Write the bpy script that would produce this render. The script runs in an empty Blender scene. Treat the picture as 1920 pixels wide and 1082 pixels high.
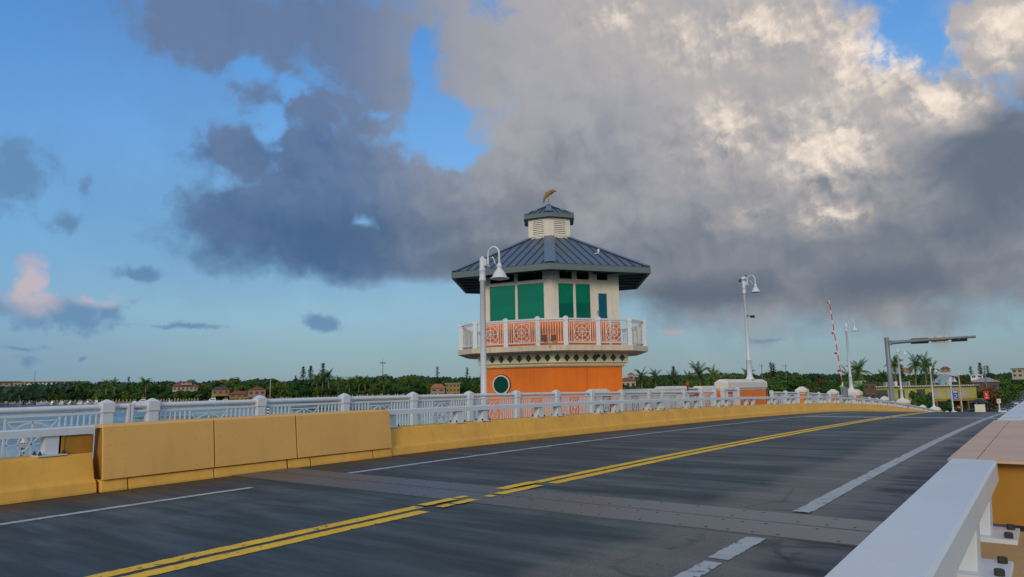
import bpy, bmesh, math, random
from math import radians as R, sin, cos, pi, tan, atan2, asin, sqrt, degrees
from mathutils import Vector, Matrix

S = bpy.context.scene
COL = S.collection
random.seed(7)

# ---------------------------------------------------------------- camera
F_PX, PITCH, YAW, ROLL = 1302.9, R(8.19), R(37.446), R(-0.985)
fw = Vector((-sin(YAW)*cos(PITCH), cos(YAW)*cos(PITCH), sin(PITCH)))
r0 = Vector((cos(YAW), sin(YAW), 0)); u0 = r0.cross(fw)
cr = cos(ROLL)*r0 + sin(ROLL)*u0; cu = -sin(ROLL)*r0 + cos(ROLL)*u0
cam = bpy.data.cameras.new('camera'); cam_o = bpy.data.objects.new('camera', cam); COL.objects.link(cam_o)
cam.sensor_width = 36; cam.lens = 36*F_PX/1920; cam.clip_start = 0.05; cam.clip_end = 20000
M3 = Matrix((cr, cu, -fw)).transposed()
cam_o.matrix_world = M3.to_4x4()
S.camera = cam_o

def ray(x, y):
    return (x-960)*cr - (y-541)*cu + F_PX*fw
def azel(x, y):
    d = ray(x, y).normalized()
    return degrees(atan2(d.x, d.y)), degrees(asin(d.z))
def atZ(x, y, z):
    d = ray(x, y); return d*(z/d.z)
def atDist(x, dist, z, y=720):
    d = ray(x, y); h = Vector((d.x, d.y, 0)).normalized()*dist
    return Vector((h.x, h.y, z))
def zAt(x, y, dist):
    d = ray(x, y); return d.z/sqrt(d.x*d.x+d.y*d.y)*dist

# ---------------------------------------------------------------- exposure
S.view_settings.view_transform = 'Standard'; S.view_settings.look = 'None'
S.view_settings.exposure = 0.0; S.view_settings.gamma = 1
S.cycles.max_bounces = 6; S.cycles.diffuse_bounces = 2; S.cycles.glossy_bounces = 3
S.cycles.transparent_max_bounces = 6; S.cycles.caustics_reflective = False; S.cycles.caustics_refractive = False

# ---------------------------------------------------------------- sun (low, soft, behind the camera on the left)
SUN_AZ, SUN_EL = R(156), R(20)       # compass direction the light comes from
sun = bpy.data.lights.new('sun', 'SUN'); sun.energy = 1.35; sun.angle = R(18); sun.color = (1.0, 0.84, 0.62)
so = bpy.data.objects.new('sun', sun); COL.objects.link(so)
sd = Vector((sin(SUN_AZ)*cos(SUN_EL), cos(SUN_AZ)*cos(SUN_EL), sin(SUN_EL)))
so.rotation_euler = (-sd).to_track_quat('-Z', 'Y').to_euler()

# ---------------------------------------------------------------- world: sky gradient, Nishita base, clouds by compass direction
W = bpy.data.worlds.new('World'); S.world = W; W.use_nodes = True
nt = W.node_tree
for n in list(nt.nodes): nt.nodes.remove(n)
N = nt.nodes.new; LK = nt.links.new
def sock(x, node, i):
    if isinstance(x, (int, float)): node.inputs[i].default_value = x
    elif isinstance(x, (tuple, list)): node.inputs[i].default_value = x
    else: LK(x, node.inputs[i])
def math_(op, a, b=0.0, c=0.0, clamp=False):
    n = N('ShaderNodeMath'); n.operation = op; n.use_clamp = clamp
    sock(a, n, 0); sock(b, n, 1); sock(c, n, 2); return n.outputs[0]
def vec(op, a, b=(0, 0, 0)):
    n = N('ShaderNodeVectorMath'); n.operation = op; sock(a, n, 0)
    sock(b, n, 1); return n
def sstep(x, lo, hi):
    n = N('ShaderNodeMapRange'); n.interpolation_type = 'SMOOTHSTEP'
    sock(x, n, 0); n.inputs[1].default_value = lo; n.inputs[2].default_value = hi; return n.outputs[0]
def mixc(f, a, b, typ='MIX'):
    n = N('ShaderNodeMix'); n.data_type = 'RGBA'; n.blend_type = typ
    sock(f, n, 0)
    for v, i in ((a, 6), (b, 7)):
        if isinstance(v, tuple): n.inputs[i].default_value = (*v, 1) if len(v) == 3 else v
        else: LK(v, n.inputs[i])
    return n.outputs[2]
def noise(v, scale, detail=6, rough=.55, dist=0.0):
    n = N('ShaderNodeTexNoise'); n.noise_dimensions = '3D'; LK(v, n.inputs['Vector'])
    n.inputs['Scale'].default_value = scale; n.inputs['Detail'].default_value = detail
    n.inputs['Roughness'].default_value = rough; n.inputs['Distortion'].default_value = dist; return n
tc = N('ShaderNodeTexCoord'); sep = N('ShaderNodeSeparateXYZ'); LK(tc.outputs['Generated'], sep.inputs[0])
azn = math_('MULTIPLY', math_('ARCTAN2', sep.outputs[0], sep.outputs[1]), 180/pi)
eln = math_('MULTIPLY', math_('ARCSINE', sep.outputs[2]), 180/pi)
cmb = N('ShaderNodeCombineXYZ'); LK(azn, cmb.inputs[0]); LK(eln, cmb.inputs[1])
P0 = cmb.outputs[0]
# warp the compass coordinates so outlines billow
w1 = noise(P0, 0.16, 3, .5); w2 = noise(P0, .55, 3, .55)
def warp(amp1, amp2):
    a = vec('SCALE', vec('SUBTRACT', w1.outputs[1], (.5, .5, .5)).outputs[0]); a.inputs[3].default_value = amp1
    b = vec('SCALE', vec('SUBTRACT', w2.outputs[1], (.5, .5, .5)).outputs[0]); b.inputs[3].default_value = amp2
    return vec('ADD', vec('ADD', P0, a.outputs[0]).outputs[0], b.outputs[0]).outputs[0]
PW = warp(5.0, 2.2)
PS = warp(1.6, .9)
def blobs(P, lst):
    out = None
    for (x, y, rx, ry, w) in lst:
        a, e = azel(x, y); a1, _ = azel(x+rx, y); _, e1 = azel(x, y-ry)
        ra = max(abs(a1-a), .2); re = max(abs(e1-e), .15)
        v = vec('MULTIPLY', vec('SUBTRACT', P, (a, e, 0)).outputs[0], (1/ra, 1/re, 0))
        l = N('ShaderNodeVectorMath'); l.operation = 'LENGTH'; LK(v.outputs[0], l.inputs[0])
        s = math_('SUBTRACT', w, l.outputs['Value'])
        out = s if out is None else math_('SMOOTH_MAX', out, s, .18)
    return out
big = blobs(PW, [
    (420, 60, 190, 120, 1), (620, 50, 190, 130, 1), (520, 150, 120, 80, .8), (770, 40, 110, 60, .7),
    (640, 300, 150, 130, 1.0), (480, 290, 140, 80, .9), (440, 370, 100, 60, .8), (600, 420, 240, 100, 1.2), (790, 400, 190, 120, 1.1), (860, 330, 110, 60, .6),
    (690, 220, 130, 70, .9), (640, 190, 110, 60, .9), (690, 130, 100, 100, 1.0), (600, 215, 120, 60, .9), (330, 60, 90, 70, .7), (400, 110, 90, 60, .6),
    (980, 110, 190, 190, 1.05), (1000, 330, 190, 190, 1.2), (1200, 120, 330, 260, 1.4), (1300, 330, 370, 200, 1.5), (1560, 350, 330, 190, 1.5),
    (1820, 380, 260, 180, 1.4), (1490, 60, 220, 150, 1.2), (1910, 60, 130, 90, 1.2), (1700, 200, 170, 90, 1.2),
    (2150, 250, 300, 260, 1.4), (1100, -120, 700, 160, 1.2), (2300, 500, 250, 80, 1)])
base = blobs(PS, [(660, 465, 190, 62, 1.1), (860, 470, 240, 60, 1.15), (1090, 450, 260, 88, 1.2), (1330, 490, 260, 88, 1.25), (1560, 500, 270, 82, 1.25), (1820, 480, 260, 88, 1.2), (2150, 440, 300, 110, 1.3)])
big = math_('SMOOTH_MAX', big, base, .25)
holes = blobs(warp(2.6, 1.6), [(470, 130, 44, 32, .85), (560, 162, 60, 26, .75), (505, 235, 28, 50, .9), (820, 240, 74, 56, 1.1), (865, 275, 46, 44, .9), (785, 120, 30, 100, .6), (712, 205, 44, 20, .5),
    (685, 412, 22, 18, .6), (1690, 35, 60, 60, 1.2), (1748, 85, 36, 60, 1.0), (1640, -30, 80, 50, 1)])
small = blobs(PS, [(15, 330, 75, 56, 1.15), (120, 410, 34, 22, 1), (155, 355, 18, 26, .8), (120, 575, 120, 40, 1.15), (60, 520, 42, 46, 1), (40, 560, 34, 34, 1), (200, 580, 50, 26, 1), (255, 505, 58, 12, 1), (608, 606, 34, 14, 1.1), (1268, 622, 36, 14, .7), (1440, 632, 90, 8, .5), (150, 672, 12, 12, .8), (45, 670, 46, 20, .6),
    (40, 650, 70, 6, .7), (330, 612, 150, 8, .8), (1890, 540, 40, 24, .5)])
off = (1.3, -2.2, .5)
fbm = noise(P0, .10, 4, .42); fb2 = noise(vec('ADD', P0, off).outputs[0], .10, 4, .42)
puf = noise(PW, .28, 4, .45); puf2 = noise(vec('ADD', PW, (-.55, -.9, .1)).outputs[0], .28, 4, .45)
wis = noise(PS, .9, 5, .58); wi2 = noise(vec('ADD', PS, (-.15, -.28, 0)).outputs[0], .9, 5, .58)
def voro(v, scale):
    n = N('ShaderNodeTexVoronoi'); n.voronoi_dimensions = '2D'; n.feature = 'SMOOTH_F1'; n.normalize = True
    LK(v, n.inputs['Vector']); n.inputs['Scale'].default_value = scale; n.inputs['Detail'].default_value = 2.6
    n.inputs['Roughness'].default_value = .55; n.inputs['Lacunarity'].default_value = 2.3; n.inputs['Smoothness'].default_value = .35
    return math_('SUBTRACT', 1, n.outputs['Distance'])
PV = vec('ADD', P0, vec('SCALE', vec('SUBTRACT', wis.outputs[1], (.5, .5, .5)).outputs[0]).outputs[0])
PV.inputs[1].links[0].from_node.inputs[3].default_value = 1.8
PV = PV.outputs[0]
v1 = voro(PV, .26); v2 = voro(vec('ADD', PV, (-.38, -.62, 0)).outputs[0], .26)
em4 = math_('MULTIPLY', math_('SUBTRACT', v1, v2), 2.4)
fb = math_('SUBTRACT', fbm.outputs[0], .5)
pf = math_('SUBTRACT', puf.outputs[0], .5)
ws = math_('SUBTRACT', wis.outputs[0], .5)
calm = math_('MULTIPLY_ADD', sstep(eln, 11, 20), .75, .25)
dens = math_('ADD', math_('ADD', big, math_('MULTIPLY', fb, .9)), math_('MULTIPLY', math_('ADD', math_('MULTIPLY', pf, .95), math_('MULTIPLY', ws, .55)), calm))
hol = math_('ADD', holes, math_('ADD', math_('MULTIPLY', pf, -1.3), math_('MULTIPLY', ws, -.9)))
dens = math_('ADD', dens, math_('MULTIPLY', math_('MULTIPLY', math_('SUBTRACT', v1, .75), 1.1), calm))
dens = math_('SUBTRACT', dens, math_('MULTIPLY', sstep(hol, -.35, 1.0), .65))
sden = math_('ADD', math_('ADD', small, math_('MULTIPLY', math_('SUBTRACT', v1, .75), 1.2)), math_('ADD', math_('MULTIPLY', pf, 1.2), math_('MULTIPLY', ws, 1.7)))
veil = math_('MULTIPLY', sstep(dens, -1.1, .2), .22)
a_big = math_('MULTIPLY', math_('MAXIMUM', sstep(dens, -.26, .44), veil), math_('SUBTRACT', 1, math_('MULTIPLY', sstep(hol, -.45, .75), .9)))
a_sm = math_('MULTIPLY', sstep(sden, -.25, .70), .85)
# light and shade inside the clouds: smooth billows, crisper where the sun catches them
em1 = math_('MULTIPLY', math_('SUBTRACT', fbm.outputs[0], fb2.outputs[0]), 1.5)
em2 = math_('MULTIPLY', math_('SUBTRACT', puf.outputs[0], puf2.outputs[0]), 1.5)
em3 = math_('MULTIPLY', math_('SUBTRACT', wis.outputs[0], wi2.outputs[0]), .9)
relief = math_('ADD', em1, em2)
crisp = math_('ADD', math_('ADD', math_('MULTIPLY', relief, .7), em4), math_('ADD', math_('MULTIPLY', em3, 1.0), math_('MULTIPLY', pf, .4)))
lit = blobs(P0, [(1420, 60, 470, 120, 1.05), (1150, 30, 230, 100, .8), (1650, 110, 130, 80, 1.6), (1760, 180, 110, 60, 1.4), (1370, 240, 200, 150, .95), (1550, 270, 180, 150, 1.15),
    (1560, 400, 110, 44, 1.15), (1890, 60, 120, 80, 1.4), (1400, 400, 130, 70, .6)])
dark = blobs(P0, [(1880, 300, 150, 130, 1.35), (1330, 550, 320, 50, 1), (1780, 440, 220, 110, .8), (1640, 530, 350, 60, 1), (1060, 280, 170, 150, .45), (980, 490, 330, 60, 1), (640, 440, 260, 90, .9), (560, 330, 170, 90, .5)])
litv = math_('ADD', lit, math_('MULTIPLY', crisp, math_('MULTIPLY_ADD', sstep(lit, .1, .9), 1.0, .30)))
litm = sstep(litv, -.30, 1.15)
bot = sstep(eln, 10, 26)                       # undersides stay grey
right = sstep(azn, -54, -36)                   # the bank turns from blue to grey towards the sun-warmed side
c_shadow = mixc(right, (.062, .130, .270), (.175, .195, .235))
c_mid = mixc(right, (.135, .200, .340), (.39, .385, .40))
c_cl = mixc(sstep(math_('ADD', math_('MULTIPLY', relief, .8), math_('MULTIPLY', bot, .85)), -.35, .95), c_shadow, c_mid)
c_cl = mixc(math_('MULTIPLY', sstep(math_('ADD', dark, math_('MULTIPLY', relief, -.3)), 0, 1.0), .82), c_cl, mixc(right, (.055, .115, .225), (.105, .130, .175)))
c_cl = mixc(litm, c_cl, mixc(sstep(litv, .40, 2.0), (.55, .485, .44), (.98, .84, .69)))
# small clouds: bluish foot, pinkish top where lit
c_sm = mixc(sstep(math_('ADD', blobs(P0, [(60, 530, 85, 60, 1.3), (190, 555, 80, 26, 1.2), (1268, 620, 60, 30, 1), (1900, 535, 40, 30, 1)]), math_('MULTIPLY', relief, .6)), 0, .9), (.125, .25, .43), (.58, .47, .50))
# clear sky: elevation ramp, paler to the right
ramp = N('ShaderNodeValToRGB'); LK(math_('DIVIDE', eln, 60, clamp=True), ramp.inputs[0])
cr_ = ramp.color_ramp
stops = [(0.0, (.24, .345, .385)), (.04, (.26, .41, .465)), (.10, (.29, .51, .65)), (.19, (.235, .515, .81)), (.31, (.175, .44, .84)), (.47, (.095, .315, .75)), (1, (.06, .20, .52))]
while len(cr_.elements) < len(stops): cr_.elements.new(.5)
for e, (p, c) in zip(cr_.elements, stops): e.position = p; e.color = (*c, 1)
sky = mixc(sstep(azn, -85, -50), mixc(.38, ramp.outputs[0], (.055, .19, .50)), ramp.outputs[0])
nis = N('ShaderNodeTexSky'); nis.sky_type = 'NISHITA'; nis.sun_disc = False; nis.sun_elevation = SUN_EL; nis.sun_rotation = SUN_AZ
nisc = mixc(1.0, nis.outputs[0], (.08, .08, .08), 'MULTIPLY')
sky = mixc(.10, sky, nisc)
col = mixc(a_sm, sky, c_sm)
thin = math_('MULTIPLY', a_big, .96)
col = mixc(thin, col, c_cl)
# unseen sky outside the view: cloud added to warm ambient light and band reflections
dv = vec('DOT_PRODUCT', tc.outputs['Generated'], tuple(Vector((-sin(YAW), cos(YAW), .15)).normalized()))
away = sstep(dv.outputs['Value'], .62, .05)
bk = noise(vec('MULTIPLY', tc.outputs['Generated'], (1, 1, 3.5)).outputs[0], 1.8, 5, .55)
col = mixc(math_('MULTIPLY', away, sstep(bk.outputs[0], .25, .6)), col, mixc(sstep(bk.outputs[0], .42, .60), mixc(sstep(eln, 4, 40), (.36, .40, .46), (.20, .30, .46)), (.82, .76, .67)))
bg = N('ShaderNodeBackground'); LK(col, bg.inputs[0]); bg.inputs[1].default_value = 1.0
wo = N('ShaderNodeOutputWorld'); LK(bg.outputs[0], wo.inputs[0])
W.cycles.sampling_method = 'MANUAL'; W.cycles.sample_map_resolution = 512

# ================================================================= materials
MATS = {}
def new_mat(name):
    m = bpy.data.materials.new(name); m.use_nodes = True
    t = m.node_tree; b = t.nodes['Principled BSDF']; return m, t, b
def paint(name, col, rough=.5, metal=0, var=.10, scale=3.0, bump=.0, bscale=40, dirt=0.0, spec=.5, dirtcol=(.10, .08, .05), streak=0.0):
    """procedural paint / concrete / metal: large soft mottling, fine grain, optional dirt and bump"""
    m, t, b = new_mat(name); n = t.nodes; l = t.links
    g = n.new('ShaderNodeTexCoord')
    a = n.new('ShaderNodeTexNoise'); a.inputs['Scale'].default_value = scale; a.inputs['Detail'].default_value = 6; a.inputs['Roughness'].default_value = .6
    l.new(g.outputs['Object'], a.inputs['Vector'])
    r = n.new('ShaderNodeMapRange'); r.inputs[1].default_value = .3; r.inputs[2].default_value = .7; r.inputs[3].default_value = 1-var; r.inputs[4].default_value = 1+var
    l.new(a.outputs[0], r.inputs[0])
    mx = n.new('ShaderNodeMix'); mx.data_type = 'RGBA'; mx.blend_type = 'MULTIPLY'; mx.inputs[0].default_value = 1
    mx.inputs[6].default_value = (*col, 1); l.new(r.outputs[0], mx.inputs[7])
    out = mx.outputs[2]
    if dirt > 0:
        d = n.new('ShaderNodeTexNoise'); d.inputs['Scale'].default_value = scale*2.3; d.inputs['Detail'].default_value = 8; d.inputs['Roughness'].default_value = .7
        l.new(g.outputs['Object'], d.inputs['Vector'])
        dr = n.new('ShaderNodeMapRange'); dr.inputs[1].default_value = .52; dr.inputs[2].default_value = .78; dr.inputs[4].default_value = dirt
        l.new(d.outputs[0], dr.inputs[0])
        m2 = n.new('ShaderNodeMix'); m2.data_type = 'RGBA'; l.new(dr.outputs[0], m2.inputs[0]); l.new(out, m2.inputs[6]); m2.inputs[7].default_value = (*dirtcol, 1)
        out = m2.outputs[2]
    if streak > 0:
        mp = n.new('ShaderNodeMapping'); mp.inputs['Scale'].default_value = (7, 7, .55); l.new(g.outputs['Object'], mp.inputs[0])
        k = n.new('ShaderNodeTexNoise'); k.inputs['Scale'].default_value = 1.0; k.inputs['Detail'].default_value = 6; k.inputs['Roughness'].default_value = .65; l.new(mp.outputs[0], k.inputs['Vector'])
        kr = n.new('ShaderNodeMapRange'); kr.inputs[1].default_value = .50; kr.inputs[2].default_value = .74; kr.inputs[4].default_value = streak; l.new(k.outputs[0], kr.inputs[0])
        m3 = n.new('ShaderNodeMix'); m3.data_type = 'RGBA'; l.new(kr.outputs[0], m3.inputs[0]); l.new(out, m3.inputs[6]); m3.inputs[7].default_value = (*dirtcol, 1)
        out = m3.outputs[2]
    l.new(out, b.inputs['Base Color'])
    rr = n.new('ShaderNodeMapRange'); rr.inputs[3].default_value = max(.02, rough-.12); rr.inputs[4].default_value = min(1, rough+.12)
    l.new(a.outputs[0], rr.inputs[0]); l.new(rr.outputs[0], b.inputs['Roughness'])
    b.inputs['Metallic'].default_value = metal; b.inputs['Specular IOR Level'].default_value = spec
    if bump > 0:
        bn = n.new('ShaderNodeTexNoise'); bn.inputs['Scale'].default_value = bscale; bn.inputs['Detail'].default_value = 4
        l.new(g.outputs['Object'], bn.inputs['Vector'])
        bp = n.new('ShaderNodeBump'); bp.inputs['Strength'].default_value = bump; bp.inputs['Distance'].default_value = .02
        l.new(bn.outputs[0], bp.inputs['Height']); l.new(bp.outputs[0], b.inputs['Normal'])
    MATS[name] = m; return m
M_white = paint('white_paint', (.61, .67, .74), .38, var=.03, scale=1.2, dirt=.10, dirtcol=(.36, .35, .32), streak=.12)
M_whitec = paint('white_stucco', (.70, .67, .62), .7, var=.07, bump=.2, dirt=.3, dirtcol=(.34, .32, .28))
M_cream = paint('cream_wall', (.74, .71, .63), .65, var=.05, dirt=.18, dirtcol=(.36, .31, .23), streak=.25)
M_cream2 = paint('cream_slab', (.64, .57, .43), .6, var=.06, dirt=.25, dirtcol=(.30, .26, .20), streak=.5)
M_orange = paint('orange_stucco', (.84, .195, .008), .6, var=.09, scale=1.2, bump=.15, bscale=80, dirtcol=(.42, .09, .01), streak=.30)
M_ochre = paint('ochre_concrete', (.76, .42, .072), .75, var=.12, scale=1.3, bump=.25, bscale=60, dirt=.30, dirtcol=(.42, .23, .06), streak=.28)
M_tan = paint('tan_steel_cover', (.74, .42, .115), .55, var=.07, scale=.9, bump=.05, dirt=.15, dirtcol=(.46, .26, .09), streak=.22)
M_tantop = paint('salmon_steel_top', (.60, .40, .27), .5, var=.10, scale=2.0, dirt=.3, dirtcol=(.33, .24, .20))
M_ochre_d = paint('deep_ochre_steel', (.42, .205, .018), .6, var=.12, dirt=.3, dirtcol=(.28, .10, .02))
M_bolt = paint('dark_bolt', (.05, .045, .04), .5, metal=.5)
M_gap = paint('dark_joint', (.02, .016, .012), .9)
M_roof = paint('blue_grey_roof', (.125, .165, .215), .45, metal=.3, var=.06, scale=1.0)
M_hip = paint('blue_grey_flashing', (.16, .21, .27), .45, metal=.3, var=.05)
M_seam = paint('dark_seam', (.05, .075, .11), .5, metal=.3)
M_fascia = paint('slate_fascia', (.12, .165, .175), .5, var=.05)
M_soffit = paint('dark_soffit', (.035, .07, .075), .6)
M_dkgreen = paint('dark_green_tile', (.006, .075, .045), .5)
M_steel = paint('galvanised_steel', (.20, .24, .265), .5, metal=.3, var=.1)
M_black = paint('black_housing', (.02, .022, .024), .45)
M_red = paint('red_paint', (.62, .03, .015), .45)
M_redw = paint('bright_red', (.50, .02, .02), .4)
M_gold = paint('weathered_gold', (.27, .145, .04), .6, metal=.2, var=.25, scale=6)
M_lens = paint('lamp_lens', (.62, .62, .56), .3)
M_yellow = paint('lime_yellow_wall', (.38, .39, .08), .7, var=.08, scale=.4)
M_yel2 = paint('amber_wall', (.30, .19, .05), .7, var=.08, scale=.4)
M_pale = paint('pale_wall', (.38, .36, .29), .7, var=.08, scale=.4)
M_pink = paint('salmon_wall', (.33, .21, .16), .7, var=.08, scale=.4)
M_roofred = paint('red_tile_roof', (.22, .06, .05), .7, var=.2, scale=.8)
M_rooforg = paint('orange_tile_roof', (.30, .12, .06), .7, var=.2, scale=.8)
M_roofgry = paint('grey_shingle_roof', (.24, .27, .32), .7, var=.12, scale=.8)
M_roofdk = paint('dark_brown_roof', (.07, .05, .06), .7, var=.12, scale=.8)
M_roofgrn = paint('light_green_roof', (.34, .58, .25), .6, var=.06, scale=.8)
M_brick = paint('brown_brick', (.15, .055, .04), .8, var=.2, scale=1)
M_dkwin = paint('dark_window', (.025, .035, .04), .12, spec=.8)
M_wood = paint('weathered_wood', (.20, .155, .11), .85, var=.25, scale=1)
M_pile = paint('pale_pile', (.42, .37, .29), .8, var=.2, scale=.7)
M_pilew = paint('white_capped_pile', (.60, .56, .48), .7, var=.2, scale=.7)
M_seawall = paint('seawall_concrete', (.33, .28, .21), .85, var=.2, scale=.3)
M_hull = paint('white_gelcoat', (.74, .75, .76), .25, var=.03)
M_navy = paint('navy_hull', (.03, .05, .10), .25)
M_blue = paint('blue_cloth', (.02, .10, .42), .7)
M_trunk = paint('bark', (.13, .10, .07), .9, var=.25, scale=2)
M_ptrunk = paint('palm_bark', (.25, .215, .17), .9, var=.2, scale=2)
M_carw = paint('white_car_paint', (.62, .64, .68), .2, var=.02)
M_carg = paint('grey_car_paint', (.10, .12, .16), .2, var=.02)
M_card = paint('dark_car_paint', (.02, .025, .04), .2, var=.02)
M_rubber = paint('rubber', (.02, .02, .02), .8)
M_teal = paint('teal_paint', (.20, .42, .46), .6)

def glass_mat(name, col, rough=.03, see=.0):
    """tinted coated glass: coloured mirror coating over a view into the room"""
    m, t, b = new_mat(name); n = t.nodes; l = t.links
    b.inputs['Base Color'].default_value = (*col, 1); b.inputs['Metallic'].default_value = .85; b.inputs['Roughness'].default_value = rough
    g = n.new('ShaderNodeTexCoord'); a = n.new('ShaderNodeTexNoise'); a.inputs['Scale'].default_value = .7; a.inputs['Detail'].default_value = 1
    l.new(g.outputs['Object'], a.inputs['Vector']); bp = n.new('ShaderNodeBump'); bp.inputs['Strength'].default_value = .12; bp.inputs['Distance'].default_value = .05
    l.new(a.outputs[0], bp.inputs['Height']); l.new(bp.outputs[0], b.inputs['Normal'])
    if see:
        tr = n.new('ShaderNodeBsdfTransparent'); tr.inputs[0].default_value = (.25, .85, .62, 1)
        mx = n.new('ShaderNodeMixShader'); mx.inputs[0].default_value = see
        l.new(b.outputs[0], mx.inputs[1]); l.new(tr.outputs[0], mx.inputs[2]); l.new(mx.outputs[0], n['Material Output'].inputs[0])
    MATS[name] = m; return m
M_glassL = glass_mat('green_tinted_glass', (.05, .42, .225), see=.45)
M_glassR = glass_mat('deep_green_tinted_glass', (.010, .24, .18), see=.6)
M_glassT = glass_mat('dark_transom_glass', (.01, .07, .055))
M_glassD = glass_mat('teal_blue_glass', (.010, .13, .21), see=.3)

def road_mat():
    m, t, b = new_mat('weathered_asphalt'); n = t.nodes; l = t.links
    def MR(x, a0, a1, b0=0., b1=1., sm=True):
        k = n.new('ShaderNodeMapRange'); l.new(x, k.inputs[0])
        if sm: k.interpolation_type = 'SMOOTHSTEP'
        for i, v in zip((1, 2, 3, 4), (a0, a1, b0, b1)): k.inputs[i].default_value = v
        return k.outputs[0]
    def MA(op, a, bb):
        k = n.new('ShaderNodeMath'); k.operation = op
        for i, v in enumerate((a, bb)):
            if isinstance(v, (int, float)): k.inputs[i].default_value = v
            else: l.new(v, k.inputs[i])
        return k.outputs[0]
    def MX(f, a, bb):
        k = n.new('ShaderNodeMix'); k.data_type = 'RGBA'
        if isinstance(f, (int, float)): k.inputs[0].default_value = f
        else: l.new(f, k.inputs[0])
        for i, v in ((6, a), (7, bb)):
            if isinstance(v, tuple): k.inputs[i].default_value = (*v, 1)
            else: l.new(v, k.inputs[i])
        return k.outputs[2]
    g = n.new('ShaderNodeTexCoord'); s = n.new('ShaderNodeSeparateXYZ'); l.new(g.outputs['Object'], s.inputs[0])
    X, Y = s.outputs[0], s.outputs[1]
    def NZ(scl, sc, det=5, ro=.6):
        mp = n.new('ShaderNodeMapping'); mp.inputs['Scale'].default_value = scl; l.new(g.outputs['Object'], mp.inputs[0])
        k = n.new('ShaderNodeTexNoise'); k.inputs['Scale'].default_value = sc; k.inputs['Detail'].default_value = det; k.inputs['Roughness'].default_value = ro
        l.new(mp.outputs[0], k.inputs['Vector']); return k.outputs[0]
    grain = NZ((1, 1, 1), 60, 3, .7)
    cross = NZ((.35, 2.6, 1), .9, 6, .62)       # smears that run across the lanes
    along = NZ((1.6, .22, 1), .8, 5, .6)
    large = NZ((1, 1, 1), .33, 4, .5)
    base = MX(MR(cross, .38, .66), (.026, .040, .041), (.074, .100, .097))
    base = MX(MR(MA('ADD', MA('MULTIPLY', along, .6), MA('MULTIPLY', large, .4)), .44, .58), MX(.55, base, (.026, .038, .041)), base)
    # bleached brownish band each side of the right edge line, ragged
    w = MA('ADD', X, MA('MULTIPLY', MA('SUBTRACT', NZ((1, .5, 1), .9, 5), .5), 1.5))
    band = MA('MULTIPLY', MR(w, -3.7, -3.15), MR(w, -1.55, -1.95))
    base = MX(MA('MULTIPLY', band, .85), base, MX(MR(grain, .3, .7), (.115, .108, .10), (.165, .155, .14)))
    # rusty silt along both gutters
    wl = MA('ADD', X, MA('MULTIPLY', MA('SUBTRACT', NZ((1, .4, 1), 1.1, 5), .5), 1.0))
    gut = MR(wl, -10.85, -11.6)
    base = MX(MA('MULTIPLY', gut, .85), base, (.060, .040, .022))
    base = MX(MR(MA('ADD', X, MA('MULTIPLY', MA('SUBTRACT', NZ((1, .8, 1), 2.5, 5), .5), .25)), -11.80, -11.88), base, (.012, .010, .008))  # near-black line painted for the shadow and gap at the barrier foot
    # pale shoulder patches (cross-grained) and dark transverse scrapes on the right shoulder
    sh = MR(X, -2.2, -1.9)
    scr = MR(NZ((.15, 2.4, 1), 1.0, 4, .5), .44, .54)
    base = MX(MA('MULTIPLY', sh, .9), base, MX(scr, (.022, .027, .031), (.095, .105, .105)))
    # drying rings near the joint
    ring = MA('ABSOLUTE', MA('SUBTRACT', NZ((1, 1, 1), .55, 3, .45), .52), 0)
    rl = MR(ring, .0, .022, 1., 0.)
    base = MX(MA('MULTIPLY', MA('MULTIPLY', rl, MR(Y, 14, 10)), MA('MULTIPLY', MR(X, -3.4, -2.6), .7)), base, (.018, .020, .022))
    # tyre / oil spots
    sp = MR(NZ((1, .6, 1), 2.2, 3, .5), .68, .74)
    base = MX(MA('MULTIPLY', sp, .5), base, (.02, .022, .024))
    gm = n.new('ShaderNodeMix'); gm.data_type = 'RGBA'; gm.blend_type = 'MULTIPLY'; gm.inputs[0].default_value = .8
    l.new(base, gm.inputs[6]); l.new(MR(grain, .25, .75, .62, 1.38, False), gm.inputs[7])
    l.new(gm.outputs[2], b.inputs['Base Color'])
    l.new(MR(cross, .3, .7, .78, .52), b.inputs['Roughness'])
    bp = n.new('ShaderNodeBump'); bp.inputs['Strength'].default_value = .35; bp.inputs['Distance'].default_value = .01
    l.new(grain, bp.inputs['Height']); l.new(bp.outputs[0], b.inputs['Normal'])
    return m
M_road = road_mat()
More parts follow.
